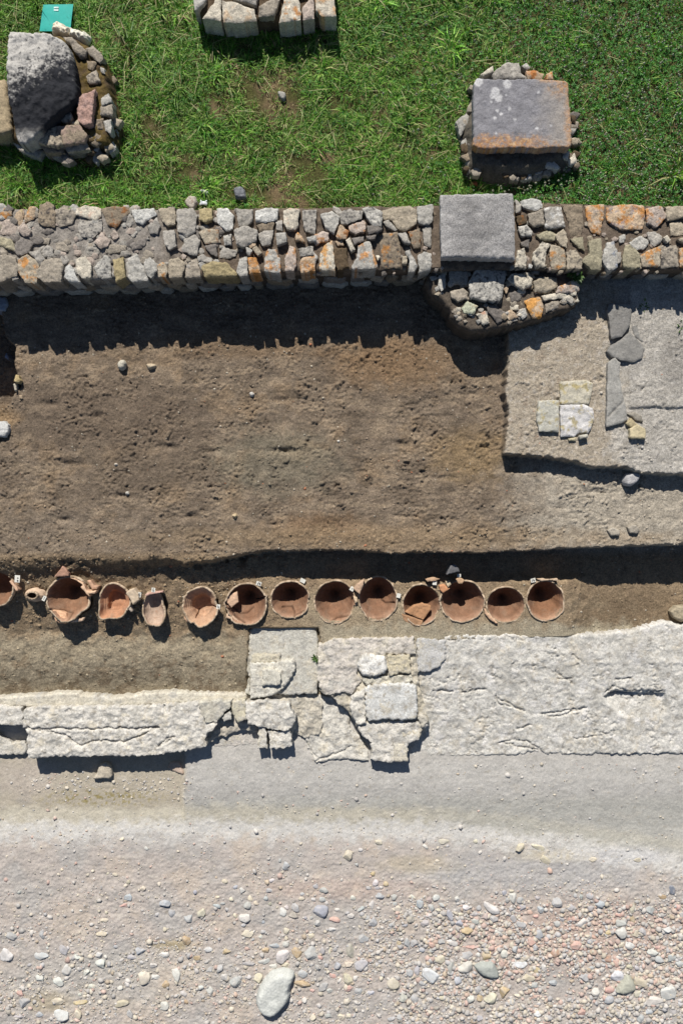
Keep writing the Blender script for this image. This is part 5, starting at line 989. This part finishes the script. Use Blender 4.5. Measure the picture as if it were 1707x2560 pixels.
# ------------------------------------------------------------------ pebbles and cobbles of the gravel
PCOL = {'g': (180, 181, 180), 'w': (209, 207, 202), 'W': (220, 223, 226), 'c': (214, 205, 184), 'b': (178, 182, 187), 't': (182, 162, 130), 'p': (206, 172, 159), 'o': (166, 163, 150), 'y': (200, 182, 142), 'T': (200, 192, 170), 'm': (182, 164, 160), 'r': (176, 146, 126), 'k': (120, 126, 136)}
PNAME = {'g': 'grey', 'w': 'pale grey', 'W': 'whitish', 'c': 'cream', 'b': 'bluish grey', 't': 'tan', 'p': 'pink', 'o': 'olive grey', 'y': 'ochre', 'T': 'yellowish', 'm': 'mauve', 'r': 'rusty', 'k': 'slate dark'}
PEB = {
(0, 2080): "565,350,28,32,0,c 1335,155,45,40,20,w 1310,520,65,55,0,c 1450,478,38,48,0,c 1165,600,85,85,30,b 1050,398,65,35,15,c 980,385,35,35,0,c 890,640,35,35,0,c 1145,495,45,45,0,c 1500,655,120,70,10,b 970,740,35,32,0,c 905,720,30,30,0,c 180,550,50,30,-30,g 945,805,90,45,0,c 1130,675,90,50,0,p 735,725,35,25,0,w 690,290,30,26,0,p 1170,460,45,40,0,T 1110,70,45,35,0,c",
(0, 2320): "385,65,75,85,0,g 60,255,130,140,0,w 380,255,140,80,5,b 575,205,100,100,0,g 620,190,35,45,0,w 435,185,30,30,0,w 265,345,55,35,-30,g 905,250,65,60,0,w 960,270,40,40,0,w 915,330,110,90,20,w 790,405,75,55,-30,w 610,385,110,110,0,w 1105,300,50,30,-30,w 995,400,30,50,20,c 1500,250,110,60,-5,w 1270,215,110,80,-20,b 1200,270,90,50,0,g 1395,345,80,55,0,w 1300,460,140,150,0,c 1425,455,100,75,0,w 1510,515,75,65,0,t 825,545,90,50,0,w 1165,520,60,60,0,w 1095,555,60,55,0,w 530,500,110,90,20,w 180,605,75,65,15,p 215,690,130,90,-15,g 515,675,150,80,0,T 735,690,150,50,0,y 725,615,40,35,0,w 775,630,45,40,0,c 720,785,80,95,0,c 565,800,140,130,0,w 1185,795,90,85,0,g 1495,720,95,95,0,w 1110,700,140,70,-10,T 1055,175,55,40,0,b 1500,22,45,45,0,c 925,60,110,60,0,T 360,790,80,60,0,b 170,805,100,60,0,g 370,460,90,70,0,w 110,75,110,70,15,g 705,270,80,60,0,w 840,430,70,50,-20,w",
(430, 2080): "1040,310,80,85,0,g 985,265,35,40,0,g 575,510,50,40,0,b 640,540,60,70,0,g 715,615,55,60,20,c 765,655,60,50,0,c 685,675,85,75,0,g 670,785,125,95,15,w 575,770,55,55,0,c 1010,740,75,95,15,w 1045,695,60,60,0,w 1125,690,90,85,0,g 1110,770,110,80,20,o 1355,715,130,140,35,b 1370,620,60,55,0,g 1290,620,45,40,0,w 1465,640,65,55,0,g 1385,535,90,65,0,g 1310,500,55,50,0,g 885,540,70,50,0,g 910,450,60,45,0,w 270,745,80,95,20,c 415,600,45,35,0,c 540,620,50,45,0,c 410,680,80,40,15,b 150,795,110,75,0,g 0,745,70,80,0,g 210,550,40,50,0,b 460,660,50,40,0,g 480,455,60,45,30,c 850,615,55,50,0,g 890,665,40,35,0,o 1480,810,110,60,0,p 1320,835,70,60,0,g 1265,785,50,50,0,g 1215,785,40,40,0,g 1510,715,65,30,0,w 1410,650,40,50,0,w 830,830,45,40,0,b 655,850,60,40,0,g 1190,570,50,40,0,g 1180,610,70,40,0,c",
(430, 2320): "690,55,115,80,10,c 325,205,95,60,0,w 40,425,80,140,-20,w 225,400,45,55,0,w 340,570,75,80,0,w 265,550,60,50,0,w 110,605,85,55,20,w 430,375,70,85,0,g 345,390,90,55,-30,g 575,490,115,110,10,g 480,450,75,70,30,w 785,460,85,95,10,c 700,445,60,50,0,w 1010,265,140,130,-15,w 1140,230,100,110,0,t 1260,240,140,155,0,g 1040,160,80,70,0,w 1040,100,40,50,0,c 1040,35,70,70,0,c 1265,85,70,60,0,c 1350,275,60,55,0,p 1370,210,50,75,0,g 1440,220,30,75,5,c 1485,200,50,50,0,g 1410,345,50,45,0,g 1505,345,75,75,0,b 1325,370,50,60,0,g 1190,420,95,75,0,b 1090,395,65,25,10,w 1120,435,60,40,20,c 1460,445,80,50,0,p 1380,545,120,75,-30,g 1430,580,70,50,0,g 1280,575,55,35,0,p 1210,665,60,60,0,w 1340,710,50,50,0,w 1200,510,180,60,5,t 1020,790,70,60,-30,g 1430,810,75,70,10,g 1535,815,90,80,25,c 1285,820,80,70,0,c 850,205,65,55,0,t 930,170,100,60,10,b 705,325,130,40,5,g 605,270,45,35,0,w 605,240,45,30,0,w 840,310,120,45,-10,w 920,355,80,50,0,w 1035,345,90,80,0,T 130,120,90,90,0,t 230,275,80,55,0,t 130,680,40,45,0,t 1460,15,80,50,0,w 830,40,55,40,0,g 810,90,50,40,0,w 740,110,40,40,0,g 500,220,70,55,-20,t 710,690,40,45,0,w",
(860, 2080): "285,465,60,65,20,w 225,515,55,40,0,g 300,515,70,35,0,g 325,585,90,80,30,b 455,600,55,65,0,g 620,600,65,45,0,w 250,670,65,85,10,w 85,605,55,50,0,w 155,705,85,50,-35,g 60,770,70,50,0,w 160,755,55,45,0,g 265,820,75,100,0,g 200,790,70,60,0,g 655,700,40,35,0,w 690,655,70,80,0,b 775,625,70,80,30,m 845,610,80,70,0,w 890,670,75,40,15,g 800,710,50,85,0,g 605,795,75,70,0,o 740,830,90,60,0,g 490,705,70,60,0,c 490,780,60,55,0,p 965,760,65,120,-20,b 1050,830,80,90,0,b 1060,755,75,40,0,c 1190,755,90,60,0,g 1110,690,70,60,25,w 1025,610,60,60,30,w 1345,695,180,90,35,w 1290,780,65,70,0,m 1360,800,90,75,0,g 1200,820,80,65,0,g 1530,600,75,100,0,w 1490,625,45,60,0,g 1460,560,45,60,0,b 1525,540,50,40,0,c 1525,715,50,50,0,g 1440,700,45,45,0,w 1230,700,50,65,0,g 910,95,110,55,5,c 150,165,45,40,0,w 115,300,40,40,0,g 315,95,80,50,10,c 35,210,100,130,0,c 740,140,70,35,30,w 1200,95,50,50,0,c 850,270,50,30,0,c 1240,190,40,40,0,w 265,385,50,45,0,y 380,480,55,55,0,y 765,765,60,40,0,w 465,665,50,50,0,g 555,850,60,40,0,b 430,855,60,50,0,g 860,715,60,30,0,c",
(860, 2320): "175,100,100,85,20,g 60,215,85,130,0,o 155,355,150,125,-15,g 30,465,90,120,-30,T 45,335,90,50,-15,c 665,385,60,115,0,g 780,440,190,135,20,W 595,415,75,90,0,g 870,285,100,85,15,c 995,135,130,75,20,w 970,185,80,45,20,m 1120,35,115,95,0,y 1035,75,65,70,20,m 970,365,90,150,10,g 1100,370,150,160,10,w 1110,255,130,90,0,g 1465,245,85,90,-30,w 1310,260,110,110,0,y 1220,255,50,45,0,w 1380,45,120,90,0,w 1275,155,50,70,0,b 1410,180,110,55,-15,p 1155,180,170,35,0,p 645,145,85,90,0,g 575,135,60,95,0,g 505,145,60,70,0,y 790,155,85,70,0,p 885,130,70,60,0,g 710,210,60,55,0,b 800,210,55,45,0,w 780,300,65,65,0,g 450,515,120,110,0,T 535,635,85,110,0,w 455,670,70,60,25,m 650,650,90,80,20,g 135,580,85,70,0,g 45,555,90,55,-10,p 250,600,80,60,0,b 600,530,55,45,0,c 705,510,80,80,0,g 1035,480,80,80,0,b 1340,650,130,120,10,c 1150,650,80,80,0,w 1235,645,70,70,0,t 1455,590,120,110,0,y 1525,680,75,70,0,c 910,755,50,60,0,w 890,640,60,50,0,T 500,820,65,70,0,g 430,835,90,45,0,g 35,810,60,60,0,c 20,670,70,70,0,c 105,465,50,50,0,w 340,465,40,45,0,c 240,480,50,40,0,p 1225,570,50,70,0,g 1410,525,60,50,0,c 1475,350,70,45,0,r 1490,420,70,65,0,p 1545,350,50,60,0,w 490,310,90,25,10,w 1230,830,70,60,0,g 500,225,50,40,0,g",
(1277, 2080): "415,645,105,95,0,g 555,700,105,85,40,g 720,585,75,65,0,g 590,580,50,50,0,g 640,590,40,40,0,g 810,665,95,80,0,b 715,700,70,60,0,g 650,835,130,70,-20,w 550,800,90,70,10,p 460,805,70,55,0,g 270,710,65,70,0,b 245,610,55,50,0,g 85,630,75,70,0,g 25,605,60,100,0,w 105,690,70,60,0,g 170,740,60,55,0,p 230,775,60,40,0,p 425,845,65,60,0,g 1270,725,85,90,0,g 1115,700,60,110,0,T 1115,810,55,90,-20,t 1560,760,60,90,0,g 1520,690,60,60,0,p 1470,535,60,100,-15,k 1375,590,85,50,10,t 990,760,100,40,15,p 995,840,120,80,0,g 310,255,115,70,40,c 250,140,140,50,20,c 80,145,70,100,20,T 355,355,55,60,0,p 1155,260,85,45,0,T 745,255,85,60,0,c 95,845,100,80,0,g 20,800,60,80,0,g",
(1277, 2320): "1000,45,120,110,0,w 885,40,70,60,0,y 1120,55,100,70,0,T 1205,40,80,80,0,g 1420,20,90,70,0,w 255,60,80,90,0,b 105,120,55,55,0,w 190,125,80,80,0,p 225,185,65,70,0,b 35,205,75,80,0,g 90,340,130,80,10,W 410,240,110,80,0,r 595,165,110,90,0,p 490,85,60,55,0,p 480,160,60,50,0,p 720,130,55,50,0,b 750,90,75,45,0,p 1080,165,100,80,0,w 1000,150,90,65,0,c 960,205,50,80,0,g 1290,235,130,85,5,w 1460,285,100,85,10,g 1355,300,95,80,0,g 1540,340,90,70,10,g 960,320,80,90,0,p 870,360,65,55,0,p 885,290,80,60,0,r 1085,365,65,60,0,T 1150,370,50,55,0,g 955,440,150,125,15,W 1200,500,180,120,25,T 1440,580,165,180,0,w 1300,670,190,110,0,w 890,565,110,80,0,p 770,585,95,75,0,w 885,650,110,80,0,b 990,670,100,50,0,g 1150,610,90,70,-20,c 660,455,95,75,0,g 385,500,90,60,0,b 150,465,140,80,-8,T 295,365,55,90,-15,w 225,385,75,60,0,y 245,790,80,65,0,W 255,845,60,55,0,w 640,765,80,90,25,p 210,640,90,55,-15,p 60,625,80,40,20,c 10,680,60,80,0,w 1260,770,70,75,10,b 1180,830,70,90,0,g 1100,715,85,80,0,T 1480,775,80,60,0,g 1540,700,60,60,0,g 330,860,90,50,0,p 690,505,50,40,0,w 740,370,80,45,0,g 1185,425,60,40,0,T 215,530,80,60,0,g 1330,180,90,40,20,p 1415,150,60,55,0,w 1220,160,50,60,0,g 950,850,60,50,0,c"}
GK = 1568 / 430.0
peb = []
for off, s in PEB.items():
    for e in s.split():
        f = e.split(','); x, y, w, h, r = map(float, f[:5]); peb.append([off[0] + x / GK, off[1] + y / GK, w / GK, h / GK, r, f[5]])
peb.sort(key=lambda e: -e[2] * e[3])
import bmesh
def ico(sub):
    bm = bmesh.new(); bmesh.ops.create_icosphere(bm, subdivisions=sub, radius=1)
    v = np.array([q.co[:] for q in bm.verts]); f = np.array([[q.index for q in t.verts] for t in bm.faces]); bm.free(); return v, f
IV, IF = ico(4); JV, JF = ico(2); KV, KF = ico(1)
def lump(v, seed, ang=.5, rg=None):
    rg = rg or np.random.default_rng(seed); w = v.copy()
    for _ in range(11):
        n = rg.normal(size=3); n[2] *= .8; n /= np.linalg.norm(n); d = rg.uniform(.5, .9); h = w @ n; w = w - np.maximum(0, h - d)[:, None] * n * ang
    k = .10 * fbm(v[:, 0] * 1.3 + seed, v[:, 1] * 1.3 + v[:, 2], 1, 3) + .05 * fbm(v[:, 0] * 3 + seed, v[:, 1] * 3 - v[:, 2] * 2, 1, 3)
    w = w * (1 + k[:, None]); e = np.abs(w[:, :2]).max(0); w[:, 0] /= e[0]; w[:, 1] /= e[1]; return w
def pebble_mesh(e, seed, base=IV, flat=None):
    x, y, w, h, r, k = e; rg = np.random.default_rng(seed); z = -.45
    X, Y = float(WX(x, z)), float(WY(y, z)); a, b = w * (CAM_H - z) / FPX / 2, h * (CAM_H - z) / FPX / 2
    c = min(a, b) * (flat or rg.uniform(.45, .75)); q = lump(base, seed, rg.uniform(.8, 1.0)) * np.array([a, b, c]); t = math.radians(-r + rg.uniform(-6, 6))
    q = np.stack([q[:, 0] * math.cos(t) - q[:, 1] * math.sin(t), q[:, 0] * math.sin(t) + q[:, 1] * math.cos(t), q[:, 2]], 1)
    gz = float(ground_z(X, Y)[0]); q = q + np.array([X, Y, gz + c * rg.uniform(-.2, .2)])
    col = seen(*PCOL[k]) * rg.uniform(.95, 1.12) * (1 + rg.normal(0, .02, 3)); n = fbm(q[:, 0], q[:, 1], 14, 4, .6, seed=seed % 31)
    C = col * (1 + .10 * n)[:, None]
    dust = sstep(.0, .3, fbm(q[:, 0], q[:, 1], 25, 3, seed=seed % 19))[:, None] * .35 + .06; C = C * (1 - dust) + seen(196, 189, 181) * dust
    return q, C, (X, Y, gz)
# three big hand-traced cobbles, then the pebbles of the picture by size
cob = []
def cobble(label, off, fl, hgt, col, **kw):
    q = Z(off, GK, fl); z = -.45; gz = float(ground_z(WX(q[:, 0].mean(), z), WY(q[:, 1].mean(), z))[0])
    o = rock('cobble', q, gz + hgt, gz - .05, seen(*col), M_PEBBLE, None, **{**dict(res=.009, rnd=.05, rough=.008, chips=3, chip=.12, jit=.006, soft=2, rough_f=8, var=0), **kw}); tag(o, label, 'cobble'); cob.append((q[:, 0].mean(), q[:, 1].mean()))
cobble('biggest pale grey boulder of the gravel, pear shaped, at the lower edge', (430, 2320), [768,690,790,600,840,520,900,450,1000,425,1070,435,1108,465,1090,520,1062,580,1060,680,1000,760,930,830,880,840,820,815,780,770], .12, (206, 208, 202))
cobble('dark olive grey wedge cobble in the pinkish gravel', (860, 2320), [1185,355,1290,335,1360,320,1400,380,1425,480,1350,485,1260,450,1200,400], .07, (170, 174, 168))
cobble('large olive kite-shaped cobble beside the whitish lump', (1277, 2320), [945,610,980,560,1040,480,1070,445,1120,490,1152,560,1130,600,1040,628], .06, (178, 178, 164))
LAND = [(cob[0], 'the pear-shaped boulder'), (cob[1], 'the olive wedge cobble'), (cob[2], 'the kite-shaped cobble')]
def dirw(dx, dy):
    a = (math.degrees(math.atan2(-dy, dx)) + 360) % 360
    return ['right of', 'above right of', 'above', 'above left of', 'left of', 'below left of', 'below', 'below right of'][int((a + 22.5) // 45) % 8]
def size_word(e):
    m = math.sqrt(e[2] * e[3]); return 'large' if m > 30 else 'mid-sized' if m > 21 else 'small' if m > 14 else 'tiny'
def shape_word(e):
    r = max(e[2], e[3]) / min(e[2], e[3]); return 'oblong' if r > 1.9 else 'oval' if r > 1.3 else 'roundish'
MARKS = [((1074, 2441), 'the bright white three-cornered pebble', 'bright white three-cornered pebble beside the olive wedge cobble'), ((1672, 2479), 'the white blocky pebble', 'large white blocky pebble near the lower right corner'),
 ((1551, 2332), 'the squarish grey white pebble', 'squarish grey white pebble at the right of the pink gravel'), ((1229, 2271), 'the long pale slab pebble', 'long pale slab pebble among the upper pink gravel'),
 ((802, 2276), 'the dark bluish egg pebble', 'dark bluish egg-shaped pebble, biggest above the pear-shaped boulder'), ((776, 2386), 'the ball-like grey pebble', 'ball-like grey pebble above right of the pear-shaped boulder'),
 ((356, 2446), 'the round cream pebble', 'large round cream pebble on the left half of the gravel'), ((16, 2390), 'the pale pebble at the left edge', 'large pale pebble touching the left edge'),
 ((1167, 2330), 'the rounded ochre pebble', 'rounded ochre pebble in the middle of the gravel'), ((588, 2454), 'the square grey pebble', 'square grey pebble left of the pear-shaped boulder'),
 ((870, 2138), 'the big cream flat pebble', 'big cream flat pebble alone under the pale band'), ((155, 2539), 'the wide pale pebble at the bottom', 'wide pale pebble at the bottom left'), ((1391, 2280), 'the grey pebble topping the pink gravel', 'grey pebble topping the pink gravel on the right')]
for m in MARKS: LAND.append((m[0], m[1]))
ORD = ['nearest', 'second', 'third', 'fourth', 'fifth', 'sixth', 'seventh', 'eighth', 'ninth', 'tenth', 'eleventh', 'twelfth']
def pebble_labels(es):
    out = [None] * len(es)
    for (p, nm, lab) in MARKS:                                     # the landmark pebbles carry their own phrase
        i = min((k for k in range(len(es)) if out[k] is None), key=lambda k: math.hypot(es[k][0] - p[0], es[k][1] - p[1])); out[i] = lab
    bucket = {}
    for i, e in enumerate(es):
        if out[i] is None:
            p, nm = min(LAND, key=lambda l: math.hypot(l[0][0] - e[0], l[0][1] - e[1]))
            bucket.setdefault((nm, dirw(e[0] - p[0], e[1] - p[1]), e[5]), []).append((math.hypot(e[0] - p[0], e[1] - p[1]), i))
    for (nm, dr, k), l in bucket.items():
        for r_, (d, i) in enumerate(sorted(l)):
            o = '' if len(l) == 1 else ORD[min(r_, 11)] + ' '
            full = f"{size_word(es[i])} {shape_word(es[i])} {PNAME[k]} pebble, {o}{PNAME[k] + ' one ' if o else 'just '}{dr} {nm}" if o else f"{size_word(es[i])} {shape_word(es[i])} {PNAME[k]} pebble {dr} {nm}"
            w_ = full.split(); out[i] = full if len(w_) <= 16 else ' '.join(w_[:1] + w_[2:]) if len(w_) == 17 else ' '.join(w_[2:] if len(w_) == 18 else [q for q in w_[2:] if q != 'one'])
    return out
N_IND = 297
PLAB = pebble_labels(peb[:N_IND])
for i, e in enumerate(peb[:N_IND]):
    q, C, org = pebble_mesh(e, 1000 + i, IV if e[2] * e[3] > 260 else JV)
    o = mesh_np('pebble', q, IF if e[2] * e[3] > 260 else JF, None, C, M_PEBBLE, True, None, org)
    tag(o, PLAB[i], 'pebble', 'larger pebbles in the gravel')
# everything smaller: one spread of gravel
def gravel():
    r = np.random.default_rng(77); Vs, Fs, Cs = [], [], []; b = 0
    for i, e in enumerate(peb[N_IND:]):
        q, C, _ = pebble_mesh(e, 3000 + i, JV); Vs.append(q); Fs.append(JF + b); Cs.append(C); b += len(q)
    n = 64000
    px = r.uniform(-120, 1827, n); py = 1905 + (2640 - 1905) * r.random(n)
    dx, dy = px / DS, py / DS
    m = noise(px / 90, py / 90) + .5 * noise(px / 33, py / 33)
    dens = .10 + .22 * sstep(1990, 2080, dy) + .48 * sstep(760, 1000, dx + 60 * m) * sstep(2040, 2110, dy - 8 * m) * sstep(2330, 2240, dy + 40 * m) + .25 * sstep(1050, 1300, dx) * sstep(2000, 2060, dy) + .28 * sstep(2110, 2170, dy + 30 * m) + .3 * blob(dx, dy, 620, 2000, 160, 60, m) + .22 * blob(dx, dy, 300, 2030, 160, 60, m)
    dens = dens * np.clip(1 + 1.3 * m, 0, 3); dens = np.where(dy < 1905, .10 * dens + .05 + .8 * blob(dx, dy, 330, 1805, 100, 26, m) + .5 * blob(dx, dy, 130, 1800, 140, 24, m) + .35 * blob(dx, dy, 440, 1835, 50, 14, m) + .35 * blob(dx, dy, 800, 1838, 70, 10, m) + .25 * blob(dx, dy, 1100, 1750, 500, 10, m), dens)
    k = r.random(n) < dens; px, py, dx, dy, m = px[k], py[k], dx[k], dy[k], m[k]; n = len(px)
    big = sstep(760, 1000, dx) * sstep(2040, 2110, dy)
    s = np.clip(r.lognormal(np.log(1.4 + 1.5 * big + .45 * sstep(2080, 2180, dy)), .62, n), .7, 9.0) * .00423
    X, Y = WX(px, -.45), WY(py, -.45); gz = ground_z(X, Y)
    red = sstep(930, 1150, dx + 80 * m) * sstep(2050, 2110, dy) * sstep(2330, 2230, dy + 50 * m)
    pal = np.array([seen(*PCOL[c]) for c in 'gwcbTotp']); pr = np.array([seen(206, 174, 162), seen(198, 158, 145), seen(212, 188, 172), seen(202, 168, 146)])
    C = pal[r.choice(8, n, p=[.24, .2, .2, .1, .1, .05, .05, .06])]; u = r.random(n) < .05 + .24 * red; C[u] = pr[r.integers(0, 4, u.sum())]
    C = C * .55 + seen(198, 189, 180) * .45; C = C * r.uniform(.86, 1.1, n)[:, None]
    bases = [lump(KV, 500 + j, 1.0) for j in range(14)]; bi = r.integers(0, 14, n)
    an = r.uniform(0, 6.28, n); asp = r.uniform(.55, 1, n); hh = r.uniform(.45, .85, n)
    Bv = np.stack(bases)[bi] * np.stack([s, s * asp, s * hh], 1)[:, None, :]
    ca, sa = np.cos(an)[:, None], np.sin(an)[:, None]
    Pv = np.stack([X[:, None] + Bv[..., 0] * ca - Bv[..., 1] * sa, Y[:, None] + Bv[..., 0] * sa + Bv[..., 1] * ca, gz[:, None] - (s * hh * .12)[:, None] + Bv[..., 2]], -1).reshape(-1, 3)
    Fv = (np.arange(n)[:, None, None] * len(KV) + KF[None]).reshape(-1, 3) + b
    Vs.append(Pv); Fs.append(Fv); Cs.append(np.repeat(C, len(KV), 0))
    o = mesh_np('gravel', np.concatenate(Vs), np.concatenate(Fs), None, np.concatenate(Cs), M_PEBBLE, True, None, (0, -4.5, -.46)); o['kind'] = 'stuff'
    tag(o, 'loose small gravel and grit over the pale ground in front', 'gravel')
gravel()
# clods and flecks of stone on the dug soil
def crumbs():
    r = np.random.default_rng(78); n = 56000; X = r.uniform(-3.9, 3.9, n); Y = r.uniform(-2.6, 2.25, n)
    gz = ground_z(X, Y); dx, dy = disp_xy(X, Y, gz); m = noise(X * 2.2, Y * 2.2) + .5 * noise(X * 7, Y * 7)
    dens = .22 + .3 * np.clip(m, 0, 1) + .7 * sstep(1262, 1290, dy) * sstep(1480, 1430, dy) * sstep(700, 500, dx) + .35 * sstep(1240, 1262, dy) * sstep(1290, 1270, dy)
    pl = (X > np.interp(-Y, -PLX[1], PLX[0])) & (Y > np.interp(X, *PLY))
    dens = np.where(pl, dens * .6, dens); ok = (r.random(n) < dens) & ~((dy > 1440) & (dx > 560)) & ~(dy > 1590)
    for p in POTS: ok &= np.hypot((X - p['X']) / (p['RX'] + .014), (Y - p['Y']) / (p['RY'] + .014)) > 1.0
    X, Y, gz, m, pl, dx, dy = X[ok], Y[ok], gz[ok], m[ok], pl[ok], dx[ok], dy[ok]; n = len(X)
    s = np.clip(r.lognormal(np.log(.0044), .62, n), .002, .016)
    clod = (dx < 560) & (dy > 1262) & (r.random(n) < .05) & (dy < 1440); s = np.where(clod, r.uniform(.009, .020, n), s)
    pale = (r.random(n) < .22) & ~clod
    C = np.where(pale[:, None], seen(196, 186, 168) * r.uniform(.6, 1.05, n)[:, None], ground_colour(X, Y, gz) * r.uniform(.85, 1.4, n)[:, None]); s = np.where(pale, s * .85, s * 1.15)
    rd = r.random(n) < .015; C[rd] = seen(176, 120, 92)
    bases = [lump(KV, 700 + j, 1.0) for j in range(12)]; Bv = np.stack(bases)[r.integers(0, 12, n)] * np.stack([s, s * r.uniform(.6, 1, n), s * r.uniform(.4, .8, n)], 1)[:, None, :]
    an = r.uniform(0, 6.28, n); ca, sa = np.cos(an)[:, None], np.sin(an)[:, None]
    P = np.stack([X[:, None] + Bv[..., 0] * ca - Bv[..., 1] * sa, Y[:, None] + Bv[..., 0] * sa + Bv[..., 1] * ca, gz[:, None] - .05 * s[:, None] + Bv[..., 2]], -1).reshape(-1, 3)
    o = mesh_np('soil_crumbs', P, (np.arange(n)[:, None, None] * len(KV) + KF[None]).reshape(-1, 3), None, np.repeat(C, len(KV), 0), M_PEBBLE, True, None, (0, 0, 0)); o['kind'] = 'stuff'
    tag(o, 'clods and pale stone flecks scattered over the dug soil', 'soil crumbs')
crumbs()
